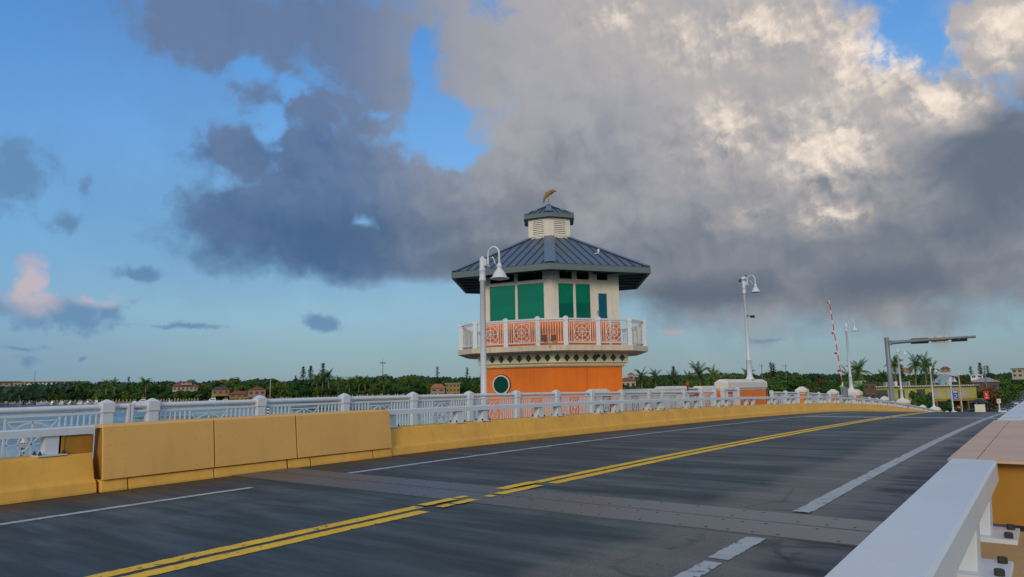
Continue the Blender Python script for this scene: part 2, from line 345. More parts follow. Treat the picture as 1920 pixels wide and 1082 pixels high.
def worn_paint(name, col, wear=.50, sc=9):
    """road paint with holes worn through to the dark surface (mix with asphalt colour)"""
    m, t, b = new_mat(name); n = t.nodes; l = t.links
    g = n.new('ShaderNodeTexCoord'); a = n.new('ShaderNodeTexNoise'); a.inputs['Scale'].default_value = sc; a.inputs['Detail'].default_value = 7; a.inputs['Roughness'].default_value = .7
    l.new(g.outputs['Object'], a.inputs['Vector'])
    r = n.new('ShaderNodeMapRange'); r.inputs[1].default_value = wear+.10; r.inputs[2].default_value = wear+.16
    l.new(a.outputs[0], r.inputs[0])
    a2 = n.new('ShaderNodeTexNoise'); a2.inputs['Scale'].default_value = 2.5; a2.inputs['Detail'].default_value = 5; l.new(g.outputs['Object'], a2.inputs['Vector'])
    mc = n.new('ShaderNodeMix'); mc.data_type = 'RGBA'; l.new(a2.outputs[0], mc.inputs[0])
    mc.inputs[6].default_value = (*[c*.72 for c in col], 1); mc.inputs[7].default_value = (*[min(1, c*1.2) for c in col], 1)
    mx = n.new('ShaderNodeMix'); mx.data_type = 'RGBA'; l.new(r.outputs[0], mx.inputs[0]); l.new(mc.outputs[2], mx.inputs[6]); mx.inputs[7].default_value = (.06, .06, .055, 1)
    l.new(mx.outputs[2], b.inputs['Base Color']); b.inputs['Roughness'].default_value = .65
    return m
M_ypaint = worn_paint('yellow_road_paint', (.95, .52, .012), .485)
M_wpaint = worn_paint('white_road_paint', (.42, .46, .47), .47)
M_plate = paint('joint_steel_plate', (.085, .105, .125), .38, metal=.3, var=.25, scale=1.2, dirt=.6, dirtcol=(.11, .10, .095))
_t = M_plate.node_tree; _b = _t.nodes['Principled BSDF']; _l = _b.inputs['Base Color'].links[0].from_socket
_g = _t.nodes.new('ShaderNodeTexCoord'); _s = _t.nodes.new('ShaderNodeSeparateXYZ'); _t.links.new(_g.outputs['Object'], _s.inputs[0])
_r = _t.nodes.new('ShaderNodeMapRange'); _r.inputs[1].default_value = -6.2; _r.inputs[2].default_value = -4.4; _t.links.new(_s.outputs[0], _r.inputs[0])
_m = _t.nodes.new('ShaderNodeMix'); _m.data_type = 'RGBA'; _m.blend_type = 'ADD'; _t.links.new(_r.outputs[0], _m.inputs[0]); _t.links.new(_l, _m.inputs[6]); _m.inputs[7].default_value = (.065, .052, .035, 1); _t.links.new(_m.outputs[2], _b.inputs['Base Color'])
M_tanwall = paint('tan_barrier_top', (.50, .29, .115), .75, var=.14, scale=1.6, bump=.25, bscale=60, dirt=.35, dirtcol=(.28, .16, .07), streak=.2)
M_walk = paint('sidewalk_concrete', (.30, .27, .22), .8, var=.12, bump=.2)

def leaf_mat(name, c1, c2, c3, sc=.35):
    m, t, b = new_mat(name); n = t.nodes; l = t.links
    g = n.new('ShaderNodeTexCoord'); oi = n.new('ShaderNodeObjectInfo')
    a = n.new('ShaderNodeTexNoise'); a.inputs['Scale'].default_value = sc; a.inputs['Detail'].default_value = 4
    l.new(g.outputs['Object'], a.inputs['Vector'])
    r = n.new('ShaderNodeValToRGB'); l.new(a.outputs[0], r.inputs[0])
    e = r.color_ramp.elements; e[0].position = .32; e[0].color = (*c1, 1); e[1].position = .68; e[1].color = (*c3, 1)
    k = e.new(.5); k.color = (*c2, 1)
    hs = n.new('ShaderNodeHueSaturation'); l.new(r.outputs[0], hs.inputs['Color'])
    q = n.new('ShaderNodeMapRange'); l.new(oi.outputs['Random'], q.inputs[0]); q.inputs[3].default_value = .62; q.inputs[4].default_value = 1.35
    l.new(q.outputs[0], hs.inputs['Value'])
    q2 = n.new('ShaderNodeMapRange'); l.new(oi.outputs['Random'], q2.inputs[0]); q2.inputs[3].default_value = .53; q2.inputs[4].default_value = .485
    l.new(q2.outputs[0], hs.inputs['Hue'])
    l.new(hs.outputs[0], b.inputs['Base Color']); b.inputs['Roughness'].default_value = .6; b.inputs['Specular IOR Level'].default_value = .2
    return m
M_leaf = leaf_mat('broadleaf_foliage', (.016, .048, .012), (.042, .105, .016), (.095, .165, .022))
M_leafy = leaf_mat('yellowish_foliage', (.035, .065, .008), (.09, .125, .012), (.17, .17, .02))
M_pine = leaf_mat('pine_foliage', (.012, .036, .022), (.022, .055, .03), (.04, .08, .035))
M_palm = leaf_mat('palm_fronds', (.04, .08, .015), (.08, .14, .02), (.14, .19, .03))
M_rust = leaf_mat('dry_brown_foliage', (.07, .045, .015), (.12, .06, .02), (.10, .09, .02))

def water_mat():
    m, t, b = new_mat('calm_lagoon_water'); n = t.nodes; l = t.links
    g = n.new('ShaderNodeTexCoord')
    mp = n.new('ShaderNodeMapping'); mp.inputs['Scale'].default_value = (.5, 1.2, 1); mp.inputs['Rotation'].default_value = (0, 0, R(30)); l.new(g.outputs['Object'], mp.inputs[0])
    a = n.new('ShaderNodeTexNoise'); a.inputs['Scale'].default_value = .5; a.inputs['Detail'].default_value = 5; l.new(mp.outputs[0], a.inputs['Vector'])
    a2 = n.new('ShaderNodeTexNoise'); a2.inputs['Scale'].default_value = .02; a2.inputs['Detail'].default_value = 3; l.new(mp.outputs[0], a2.inputs['Vector'])
    bp = n.new('ShaderNodeBump'); bp.inputs['Strength'].default_value = .22; bp.inputs['Distance'].default_value = .2
    l.new(a.outputs[0], bp.inputs['Height']); l.new(bp.outputs[0], b.inputs['Normal'])
    r = n.new('ShaderNodeMapRange'); r.inputs[3].default_value = .04; r.inputs[4].default_value = .30; r.inputs[1].default_value = .4; r.inputs[2].default_value = .6
    l.new(a2.outputs[0], r.inputs[0]); l.new(r.outputs[0], b.inputs['Roughness'])
    b.inputs['Base Color'].default_value = (.035, .085, .115, 1); b.inputs['IOR'].default_value = 1.5; b.inputs['Specular IOR Level'].default_value = .9
    return m
M_water = water_mat()
M_grass = paint('grass_land', (.045, .075, .02), .9, var=.3, scale=.05)

# ================================================================= geometry helpers
class MB:
    def __init__(s, tf=None): s.v = []; s.f = []; s.tf = tf; s.sm = []
    def add(s, vs, fs, smooth=False):
        o = len(s.v); s.v += [tuple(v) for v in vs]
        for f in fs: s.f.append(tuple(i+o for i in f)); s.sm.append(smooth)
        return s
    def box(s, x0, x1, y0, y1, z0, z1):
        vs = [(x, y, z) for z in (z0, z1) for y in (y0, y1) for x in (x0, x1)]
        return s.add(vs, [(0, 2, 3, 1), (4, 5, 7, 6), (0, 1, 5, 4), (2, 6, 7, 3), (0, 4, 6, 2), (1, 3, 7, 5)])
    def bar(s, a, b, w, h=None, up=(0, 0, 1)):
        """rectangular bar from a to b"""
        a = Vector(a); b = Vector(b); h = h or w; d = (b-a).normalized(); up = Vector(up)
        if abs(d.dot(up)) > .98: up = Vector((1, 0, 0)) if abs(d.x) < .9 else Vector((0, 1, 0))
        x = d.cross(up).normalized()*w/2; y = x.normalized().cross(d).normalized()*h/2
        vs = [p+i*x+j*y for p in (a, b) for i, j in ((-1, -1), (1, -1), (1, 1), (-1, 1))]
        return s.add(vs, [(0, 1, 2, 3), (7, 6, 5, 4), (0, 4, 5, 1), (1, 5, 6, 2), (2, 6, 7, 3), (3, 7, 4, 0)])
    def tube(s, pts, rad, seg=8, cap=True):
        pts = [Vector(p) for p in pts]; rr = rad if isinstance(rad, (list, tuple)) else [rad]*len(pts)
        rings = []; vs = []
        n0 = None
        for i, p in enumerate(pts):
            d = (pts[min(i+1, len(pts)-1)]-pts[max(i-1, 0)]).normalized()
            if n0 is None:
                n0 = d.cross(Vector((0, 0, 1)) if abs(d.z) < .9 else Vector((1, 0, 0))).normalized()
            else: n0 = (n0 - d*n0.dot(d)).normalized()
            b = d.cross(n0)
            for k in range(seg):
                t = 2*pi*k/seg; vs.append(p+(cos(t)*n0+sin(t)*b)*rr[i])
        fs = []
        for i in range(len(pts)-1):
            for k in range(seg):
                a = i*seg+k; b2 = i*seg+(k+1) % seg; fs.append((a, b2, b2+seg, a+seg))
        s.add(vs, fs, True)
        if cap:
            s.add(vs[:seg], [tuple(range(seg))[::-1]]); s.add(vs[-seg:], [tuple(range(seg))])
        return s
    def lathe(s, prof, c=(0, 0, 0), seg=16, smooth=True):
        vs = [(c[0]+r*cos(2*pi*k/seg), c[1]+r*sin(2*pi*k/seg), c[2]+z) for r, z in prof for k in range(seg)]
        fs = []
        for i in range(len(prof)-1):
            for k in range(seg):
                a = i*seg+k; b = i*seg+(k+1) % seg; fs.append((a, b, b+seg, a+seg))
        return s.add(vs, fs, smooth)
    def prism(s, poly, z0, z1, top=True, bot=True, poly2=None):
        n = len(poly); p2 = poly2 or poly
        vs = [(x, y, z0) for x, y in poly]+[(x, y, z1) for x, y in p2]
        fs = [(i, (i+1) % n, (i+1) % n+n, i+n) for i in range(n)]
        if top: fs.append(tuple(range(n, 2*n)))
        if bot: fs.append(tuple(range(n))[::-1])
        return s.add(vs, fs)
    def quad(s, a, b, c, d): return s.add([a, b, c, d], [(0, 1, 2, 3)])
    def build(s, name, mat, parent=None, bevel=0, loc=None, **tags):
        me = bpy.data.meshes.new(name)
        vs = [s.tf(v) for v in s.v] if s.tf else s.v
        me.from_pydata([tuple(v) for v in vs], [], s.f); me.update()
        for p, q in zip(me.polygons, s.sm): p.use_smooth = q
        me.materials.append(mat)
        o = bpy.data.objects.new(name, me); COL.objects.link(o)
        if parent is not None: o.parent = parent
        if loc is not None: o.location = loc
        if bevel:
            bm = o.modifiers.new('bevel', 'BEVEL'); bm.width = bevel; bm.segments = 2; bm.limit_method = 'ANGLE'; bm.angle_limit = R(40)
        for k, v in tags.items(): o[k] = v
        return o
def thing(name, label, cat, loc=(0, 0, 0), rz=0, group=None):
    o = bpy.data.objects.new(name, None); COL.objects.link(o); o.location = loc; o.rotation_euler = (0, 0, rz)
    o.empty_display_size = .3; o['label'] = label; o['category'] = cat
    if group: o['group'] = group
    return o
def tag(o, label, cat, group=None, kind=None):
    o['label'] = label; o['category'] = cat
    if group: o['group'] = group
    if kind: o['kind'] = kind
    return o
KIDS = {}
def copy_tree(o, parent=None, allobs=None):
    c = o.copy(); COL.objects.link(c)
    if parent is not None: c.parent = parent
    for ch in [x for x in list(o.children)]: copy_tree(ch, c)
    return c
def dup(o, loc, rz=None, sc=None, label=None, group=None):
    c = copy_tree(o); c.location = loc
    if rz is not None: c.rotation_euler = (0, 0, rz)
    if sc is not None: c.scale = sc if isinstance(sc, tuple) else (sc, sc, sc)
    if label: c['label'] = label
    if group: c['group'] = group
    return c

# road profile (height of the crown below the eye) along the bridge
KY = [-40, -20, -5, 0, 4, 8, 12, 16, 22, 30, 40, 55, 75, 94, 121, 145, 165, 185, 220, 400, 1500]
KZ = [-2.5, -2.0, -1.673, -1.565, -1.505, -1.47, -1.457, -1.462, -1.494, -1.57, -1.711, -2.045, -2.85, -3.95, -5.7, -7.2, -8.1, -8.35, -8.4, -8.4, -8.4]
def road(y):
    if y <= KY[0]: return KZ[0]
    if y >= KY[-1]: return KZ[-1]
    i = max(j for j in range(len(KY)) if KY[j] <= y); i = min(i, len(KY)-2)
    def sl(j):
        if j <= 0 or j >= len(KY)-1: j = min(max(j, 0), len(KY)-2); return (KZ[j+1]-KZ[j])/(KY[j+1]-KY[j])
        return (KZ[j+1]-KZ[j-1])/(KY[j+1]-KY[j-1])
    h = KY[i+1]-KY[i]; t = (y-KY[i])/h
    return (2*t**3-3*t*t+1)*KZ[i]+(t**3-2*t*t+t)*h*sl(i)+(-2*t**3+3*t*t)*KZ[i+1]+(t**3-t*t)*h*sl(i+1)
def onroad(v): return (v[0], v[1], v[2]+road(v[1]))
def steps(a, b, st=1.0):
    n = max(1, int(math.ceil((b-a)/st))); return [a+(b-a)*i/n for i in range(n+1)]
def sweep(prof, y0, y1, st=1.0, mb=None, caps=True):
    """sweep a closed (x, z) outline along the road; z is height above the road"""
    mb = mb or MB(onroad); ys = steps(y0, y1, st); n = len(prof)
    vs = [(x, y, z) for y in ys for x, z in prof]
    fs = [(i*n+k, i*n+(k+1) % n, (i+1)*n+(k+1) % n, (i+1)*n+k) for i in range(len(ys)-1) for k in range(n)]
    if caps: fs += [tuple(range(n))[::-1], tuple(range((len(ys)-1)*n, len(ys)*n))]
    return mb.add(vs, fs)

# ================================================================= ground, water, road
WZ, LZ = -9.0, -8.4
def interp(x, tab):
    for (a, ya), (b, yb) in zip(tab[:-1], tab[1:]):
        if a <= x <= b: return ya+(yb-ya)*(x-a)/(b-a)
    return tab[0][1] if x < tab[0][0] else tab[-1][1]
dockD = [(-80, 1290), (0, 1190), (100, 1000), (200, 900), (300, 850), (400, 800), (520, 760), (640, 700), (770, 700), (905, 720), (980, 720)]
bank = [(p.x, p.y) for p in (atDist(x, interp(x, dockD)+14, 0, 745) for x in range(-80, 1000, 60))]
shore = [(-4500, 300)]+bank+[(-330, 470), (-190, 330), (-95, 245), (-45, 205), (-22, 178), (14, 176), (60, 190), (160, 260), (700, 500), (4000, 700)]
mb = MB(); mb.quad((-9000, -6000, WZ), (9000, -6000, WZ), (9000, 9000, WZ), (-9000, 9000, WZ))
mb.build('water', M_water, kind='structure')
poly = shore+[(7000, 900), (7000, 8500), (-7000, 8500), (-7000, 300)]
MB().prism(poly, WZ-1, LZ-.06).build('ground', M_grass, kind='structure')
# bridge deck and street
mb = MB(onroad)
ys = steps(-40, 60, .5)+steps(61, 900, 3)
for a, b in zip(ys[:-1], ys[1:]):
    for xa, xb in zip([-12.02, -9, -6, -3, -.9], [-9, -6, -3, -.9, -.86]):
        mb.quad((xa, a, 0), (xb, a, 0), (xb, b, 0), (xa, b, 0))
mb.build('road', M_road, kind='structure')
sweep([(-14.05, -.9), (1.9, -.9), (1.9, -.02), (-14.05, -.02)], -40, 182, 2).build('bridge_deck', M_walk, kind='structure')
sweep([(-14.1, -.3), (-12.6, -.3), (-12.6, .2), (-14.1, .2)], -20, 176, 1).build('sidewalk', M_walk, kind='structure')
sweep([(0.1, -.3), (1.8, -.3), (1.8, .2), (0.1, .2)], -20, 176, 1).build('sidewalk', M_walk, kind='structure')

def stripe(x0, x1, y0, y1, z=.005, mat=M_wpaint, name='road_marking', parent=None, ragged=.010, seed=0):
    rnd = random.Random(seed); mb = MB(onroad); ys = steps(y0, y1, (.05 if y1 < 12 else .12) if y1 < 40 or y1 == 60 else .6)
    pts = [(x0+rnd.uniform(-ragged, ragged), x1+rnd.uniform(-ragged, ragged)) for _ in ys]
    z = z if not (6.5 < y0 < 9 and y1 < 9.3) else .0165
    for i in range(len(ys)-1):
        mb.quad((pts[i][0], ys[i], z), (pts[i][1], ys[i], z), (pts[i+1][1], ys[i+1], z), (pts[i+1][0], ys[i+1], z))
    return mb
# double yellow (worn away over the joint), white edge lines, stop line
mb = stripe(-6.66, -6.48, -8, 6.55, seed=1)
for a, b, dx in ((6.6, 7.2, .01), (7.25, 7.45, .03), (8.2, 9.05, 0), (9.08, 60, 0), (60, 175, 0)):
    m2 = stripe(-6.66+dx, -6.48-dx, a, b, seed=int(a*10)); mb.add(m2.v, m2.f)
for a, b, dx in ((-8, 6.35, 0), (6.62, 6.85, .03), (6.9, 7.3, .02), (7.55, 7.7, .03), (7.82, 8.8, .01), (9.15, 60, 0), (60, 175, 0)):
    m2 = stripe(-6.38+dx, -6.19-dx, a, b, seed=int(a*10)+5); mb.add(m2.v, m2.f)
mb.build('centre_line', M_ypaint, kind='structure')
mb = stripe(-10.26, -10.12, -8, 6.45, seed=11); m2 = stripe(-10.30, -10.16, 7.26, 170, seed=12); mb.add(m2.v, m2.f)
mb.build('edge_line', M_wpaint, kind='structure')
mb = stripe(-2.50, -2.34, -3, 5.9, seed=13)
for a, b in ((6.02, 7.0), (8.52, 8.66), (8.7, 60), (60, 170)):
    m2 = stripe(-2.52, -2.33, a, b, seed=int(a*7)); mb.add(m2.v, m2.f)
mb.build('edge_line', M_wpaint, kind='structure')
mb = MB(onroad)
for i in range(40):
    xa = -10.1+i*8.4/40; xb = xa+8.4/40; [mb.quad((xa, q, .007), (xb, q, .007), (xb, q+.25, .007), (xa, q+.25, .007)) for q in (37.25, 37.5, 37.75, 38.0)]
mb.build('stop_line', M_wpaint, kind='structure')
# bascule joint: two bolted steel plates across the road
j = thing('expansion_joint', 'pair of bolted steel joint plates laid across the road near the camera', 'expansion joint')
for y0, y1 in ((7.12, 7.775), (7.81, 8.38)):
    m = MB(onroad); m.box(-11.93, -.92, y0, y1, -.02, .012); m.build('joint_plate', M_plate, j)
m = MB(onroad); m.box(-11.93, -.92, 7.776, 7.809, -.02, .0055); m.build('joint_gap', M_gap, j)
nb = 0
for i in range(42):
    x = -11.7+i*.255
    for yy in (7.2, 7.66, 7.93, 8.3):
        if random.random() < .58 and nb < 98:
            nb += 1; m = MB(onroad); m.lathe([(.017, .011), (.017, .0145), (0.0001, .0145)], (x+random.uniform(-.03, .03), yy+random.uniform(-.01, .01), 0), 6); m.build('bolt', M_bolt, j)

# ================================================================= left concrete barrier, covers, steel rail
BB = [(-11.96, -.1), (-11.96, .03), (-11.99, .17), (-12.07, .21), (-12.2, .575), (-12.23, .60), (-12.72, .60), (-12.76, .57), (-12.76, -.1)]
J = [11.02+3.62*i for i in range(0, 40)]
segs = [(-9.6, -6.0), (-6.0, -2.36), (-2.36, 1.28), (1.28, 4.90)]+[(J[i], J[i+1]) for i in range(36)]
for i, (a, b) in enumerate(segs):
    if b < 0: continue
    o = sweep(BB, a+.012, b-.012, .9).build('concrete_barrier', M_ochre, bevel=.012 if b < 60 else 0)
    lab = 'ochre concrete barrier block with white steel rail posts on it, on the far side of the road'
    if b < 1.5: lab = 'ochre barrier block just outside the left edge, before the first white rail post'
    elif b < 5: lab = 'nearest ochre concrete barrier block, left of the tall steel covers'
    elif i < 14: lab = ['first', 'second', 'third', 'fourth', 'fifth', 'sixth', 'seventh', 'eighth', 'ninth', 'tenth'][i-4]+' low ochre barrier block to the right of the tall steel covers'
    elif i < 22: lab = 'ochre barrier block near the crest, in front of the small orange posts'
    else: lab = 'ochre barrier block running down past the crest of the bridge'
    tag(o, lab, 'barrier', 'concrete barrier blocks on the far side of the road')
CH = thing  # alias
covs = [(4.93, 6.79, 'left tall tan steel cover panel, beside the end of the white rail'), (6.80, 8.505, 'middle tall tan steel cover panel of the three over the bridge joint'), (8.52, 11.01, 'right tall tan steel cover panel, the longest of the three, ending at the low barrier')]
for a, b, lab in covs:
    t = thing('barrier_cover', lab, 'barrier cover', group='tan steel covers over the bridge joint')
    m = sweep([(-11.90, .185), (-12.0, 1.00), (-12.03, 1.03), (-12.48, 1.03), (-12.48, 1.0), (-12.045, 1.0), (-11.945, .185)], a+.006, b-.006, .6)
    m.build('cover_plate', M_tan, t, bevel=.006)
    for yy in (a+.12, a+.34, b-.34, b-.12):
        for k in range(4):
            zz = .27+k*.22; xx = -11.90-.1*(zz-.185)/.815
            m = MB(onroad); m.bar((xx-.002, yy, zz), (xx+.005, yy, zz), .011); m.build('bolt', M_ochre_d, t)
for a, b, lab in ((4.93, 5.32, 'short ochre kerb block under the left end of the left steel cover'), (5.34, 6.78, 'long ochre kerb block under the left steel cover'), (6.80, 8.28, 'ochre kerb block under the middle steel cover'), (8.32, 8.82, 'short ochre kerb block between the middle and right steel covers'), (8.85, 10.45, 'long ochre kerb block under the right steel cover'), (10.48, 11.0, 'short ochre kerb block under the right end of the right steel cover')):
    o = sweep([(-11.90, -.1), (-11.90, .03), (-11.94, .17), (-12.02, .178), (-12.5, .178), (-12.5, -.1)], a, b, .6).build('kerb_block', M_ochre, bevel=.008)
    tag(o, lab, 'kerb block', 'ochre kerb blocks under the steel covers')
o = sweep([(-12.15, .18), (-12.45, .18), (-12.45, .97), (-12.15, .97)], 5.0, 10.9, .8).build('barrier_core', M_ochre_d)
tag(o, 'ochre steel barrier core hidden behind the tall tan cover panels', 'barrier core')
m = MB(onroad); m.box(-12.44, -12.26, 4.45, 4.91, .602, .885); m.box(-12.45, -12.25, 4.45, 4.50, .602, .89)
o = m.build('end_box', M_ochre_d, bevel=.01); tag(o, 'deep ochre steel box on the barrier under the end of the white rail', 'rail end box')

def rail_posts(t, ys, xc, side, det=True):
    for y in ys:
        z0 = .60
        m = MB(onroad); m.box(xc-.085, xc+.085, y-.10, y+.10, z0+.02, .90)
        p = m.build('post', M_white, t, bevel=.006 if det else 0)
        m = MB(onroad); m.box(xc-.15, xc+.15, y-.20, y+.20, z0, z0+.02); m.build('base_plate', M_white, p)
        if det:
            for dx in (-.11, .11):
                for dy in (-.16, .16):
                    m = MB(onroad); m.lathe([(.026, .02), (.026, .045), (.016, .05), (.014, .075), (.0001, .075)], (xc+dx, y+dy, z0), 6, False); m.build('bolt', M_bolt, p)
def steel_rail(y0, y1, xa, xb, ys, lab, det=True, st=.9):
    t = thing('guard_rail', lab, 'guard rail', group='white steel rails on the barriers')
    sweep([(xa, .90), (xb, .90), (xb, 1.005), (xb-.012*(1 if xb > xa else -1), 1.02), (xa+.012*(1 if xb > xa else -1), 1.02), (xa, 1.005)], y0, y1, st).build('rail', M_white, t)
    rail_posts(t, ys, (xa+xb)/2, 1, det); return t
LXA, LXB = -12.46, -12.22
steel_rail(-9, 4.90, LXA, LXB, [-1.9, -.9, 1.25, 4.32], 'white box-section rail on the nearest ochre barrier, at the left edge of the photo')
ysl = [11.35]
for jy in J[1:9]: ysl += [jy-.95, jy+.08]
steel_rail(11.03, 40.4, LXA, LXB, ysl, 'white box-section rail on the low ochre barrier in front of the orange tower')
ysl = []
for jy in J[9:28]: ysl += [jy-.95, jy+.08]
steel_rail(40.42, 112, LXA, LXB, [y for y in ysl if y > 40.7], 'white box-section rail on the far barrier, curving down over the crest', det=False, st=1.5)

# right side of the road: rail beside the camera
RB = [(-.9, -.1), (-.9, .03), (-.86, .19), (-.78, .22), (-.70, .575), (-.67, .60), (.02, .60), (.05, .57), (.05, -.1)]
for a, b, lab in ((-9, -2, 'ochre concrete barrier just behind the camera under the right-hand rail'), (-1.98, 1.6, 'ochre concrete barrier under the near white rail beside the camera, lowest right'), (1.62, 5.25, 'ochre concrete barrier at the right edge, carrying two white rail posts'), (10.0, 60, 'ochre concrete barrier on the right side beyond the salmon-topped box')):
    if b < 0: continue
    o = sweep(RB, a, b, .9).build('concrete_barrier', M_tanwall, bevel=.012); tag(o, lab, 'barrier', 'concrete barriers on the camera side of the road')
def right_rail(y0, y1, ys, lab, seams=()):
    t = thing('guard_rail', lab, 'guard rail', group='white steel rails on the barriers')
    e = [y0]+list(seams)+[y1]
    for a, b in zip(e[:-1], e[1:]):
        sweep([(-.556, .885), (-.315, .885), (-.315, .99), (-.325, 1.006), (-.546, 1.006), (-.556, .99)], a+.0015, b-.0015, .9).build('rail', M_white, t)
    for y in ys:
        m = MB(onroad); m.prism([(-.52, y-.11), (-.36, y-.11), (-.36, y+.11), (-.52, y+.11)], .62, .885, poly2=[(-.50, y-.08), (-.345, y-.08), (-.345, y+.08), (-.50, y+.08)]); p = m.build('post', M_white, t, bevel=.006)
        m = MB(onroad); m.box(-.60, -.235, y-.19, y+.19, .60, .625); m.build('base_plate', M_white, p, bevel=.003)
        for dx in (-.55, -.275):
            for dy in (-.13, .13):
                m = MB(onroad); m.lathe([(.021, .0), (.021, .026), (.019, .03), (.0001, .031)], (dx, y+dy, .625), 6, False); m.build('bolt', M_bolt, p)
    return t
right_rail(-4, 5.27, [1.0, 3.05, 4.1, 5.0], 'wide white box-section rail in the foreground at the lower right, beside the camera', seams=(3.5,))
right_rail(10.0, 115, [10.4]+[13.6+3.62*i+d for i in range(12) for d in (-.95, .08)], 'white box-section rail beyond the salmon-topped box at the right edge')
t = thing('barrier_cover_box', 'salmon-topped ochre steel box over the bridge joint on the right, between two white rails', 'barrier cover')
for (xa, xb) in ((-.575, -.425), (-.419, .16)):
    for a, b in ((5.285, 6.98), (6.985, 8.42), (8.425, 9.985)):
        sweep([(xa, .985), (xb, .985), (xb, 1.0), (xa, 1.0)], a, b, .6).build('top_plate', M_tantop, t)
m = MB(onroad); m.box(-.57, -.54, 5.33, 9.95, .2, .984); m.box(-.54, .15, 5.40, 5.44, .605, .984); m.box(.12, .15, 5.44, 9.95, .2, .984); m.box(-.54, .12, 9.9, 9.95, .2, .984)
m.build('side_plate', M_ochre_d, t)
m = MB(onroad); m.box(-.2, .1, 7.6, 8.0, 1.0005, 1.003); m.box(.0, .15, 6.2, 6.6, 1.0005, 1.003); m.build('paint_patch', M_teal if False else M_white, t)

# ================================================================= pedestrian railing with ship-wheel panels
PX = -13.8
def wheel(m, yc, zc, r, depth=.02, half=None, tw=.022):
    """ship wheel in a square frame, in the plane x = PX"""
    half = half or r*1.12
    def ring(rad, w, n=22):
        for k in range(n):
            a, b = 2*pi*k/n, 2*pi*(k+1)/n
            m.bar((PX, yc+rad*cos(a), zc+rad*sin(a)), (PX, yc+rad*cos(b), zc+rad*sin(b)), w, depth, up=(1, 0, 0))
    ring(r, tw); ring(r*.55, tw*.8, 16)
    for k in range(8):
        a = k*pi/4; e = half*(1 if k % 2 == 0 else 1.414)
        m.bar((PX, yc, zc), (PX, yc+e*cos(a), zc+e*sin(a)), tw*.75, depth, up=(1, 0, 0))
    m.bar((PX, yc-half, zc+half), (PX, yc+half, zc+half), tw, depth, up=(1, 0, 0)); m.bar((PX, yc-half, zc-half), (PX, yc+half, zc-half), tw, depth, up=(1, 0, 0))
def ped_rail(ys, lab, wheels=True, endposts=(True, True), zb=.2, top=1.33):
    t = thing('pedestrian_railing', lab, 'railing', group='white pedestrian railings along the far sidewalk')
    m = MB(onroad)
    pts = [(PX, y, top-.05) for y in steps(ys[0], ys[-1], 1.1)]
    m.tube(pts, .05, 12 if ys[0] < 45 else 8); m.build('top_pipe', M_white, t)
    far = ys[0] > 42
    for y in ys:
        m = MB(onroad); w = .095
        if y in (6.09, 6.15, 28.75, 28.85):
            m.box(PX-.06, PX+.06, y-.024, y+.024, zb, top+.0); m.build('end_post', M_white, t, bevel=.008); continue
        m.box(PX-w, PX+w, y-w, y+w, zb, top-.16)
        m.prism([(PX-w*1.16, y-w*1.16), (PX+w*1.16, y-w*1.16), (PX+w*1.16, y+w*1.16), (PX-w*1.16, y+w*1.16)], top-.155, top+.02)
        m.prism([(PX-w*1.2, y-w*1.2), (PX+w*1.2, y-w*1.2), (PX+w*1.2, y+w*1.2), (PX-w*1.2, y+w*1.2)], top+.02, top+.085, poly2=[(PX-.02, y-.02), (PX+.02, y-.02), (PX+.02, y+.02), (PX-.02, y+.02)])
        m.build('post', M_white, t, bevel=0 if far else .008)
    for a, b in zip(ys[:-1], ys[1:]):
        a += .1; b -= .1; L = b-a; c = (a+b)/2
        m = MB(onroad)
        m.bar((PX, a, top-.15), (PX, b, top-.15), .035, .045); m.bar((PX, a, zb+.08), (PX, b, zb+.08), .035, .04)
        if L > 1.4 and wheels:
            half = .40; zc = (top-.22+zb+.1)/2
            n = 7
            for s in (-1, 1):
                x0 = c+s*half; x1 = c+s*L/2
                for k in range(n):
                    y = x0+(x1-x0)*k/(n-.35); m.bar((PX, y, zb+.09), (PX, y, top-.15), .024 if k else .03, .024, up=(1, 0, 0))
            wheel(m, c, zc, .36, half=.385)
        else:
            n = int(L/.1)
            for k in range(1, n): m.bar((PX, a+L*k/n, zb+.09), (PX, a+L*k/n, top-.15), .022, .022, up=(1, 0, 0))
        m.build('panel', M_white, t)
    return t
ped_rail([1.07, 3.39, 5.71, 6.09], 'white ship-wheel railing at the left edge, ending at a narrow gap')
ped_rail([6.15, 6.53, 8.85, 11.17, 13.5, 15.82, 18.14, 20.46, 22.8, 25.15, 27.5, 28.75], 'white ship-wheel pedestrian railing running in front of the orange tower')
ped_rail([28.85, 31.16, 33.2, 34.95], 'short white railing between the tower and the small orange pier')
ped_rail([36.15, 38.35], 'single raised white railing bay in front of the large orange pedestal', top=1.47)
ped_rail([44.3, 47.1, 49.9], 'white railing between the large lamp pedestal and the first small orange post')
ped_rail([52.2, 55.3, 58.4], 'white railing between the two small orange posts beyond the large pedestal')
ped_rail([61.0, 64.2, 67.0], 'white railing between the second small orange post and the lamp pedestal by the crossing gate')
ped_rail([69.6, 73.2, 76.9, 80.4], 'white railing beyond the lamp pedestal next to the crossing gate', wheels=False)
ped_rail([81.8, 85.5, 89.2, 92.6], 'white railing beside the grey overhead mast', wheels=False)
ped_rail([96.0, 100, 103, 106], 'distant white railing sloping down after the overhead mast', wheels=False)
ped_rail([107.4, 112, 116, 120], 'far white railing on the downhill slope before the fifth lamp', wheels=False)
ped_rail([123, 128, 133, 139, 144], 'farthest white railing at the foot of the bridge', wheels=False)

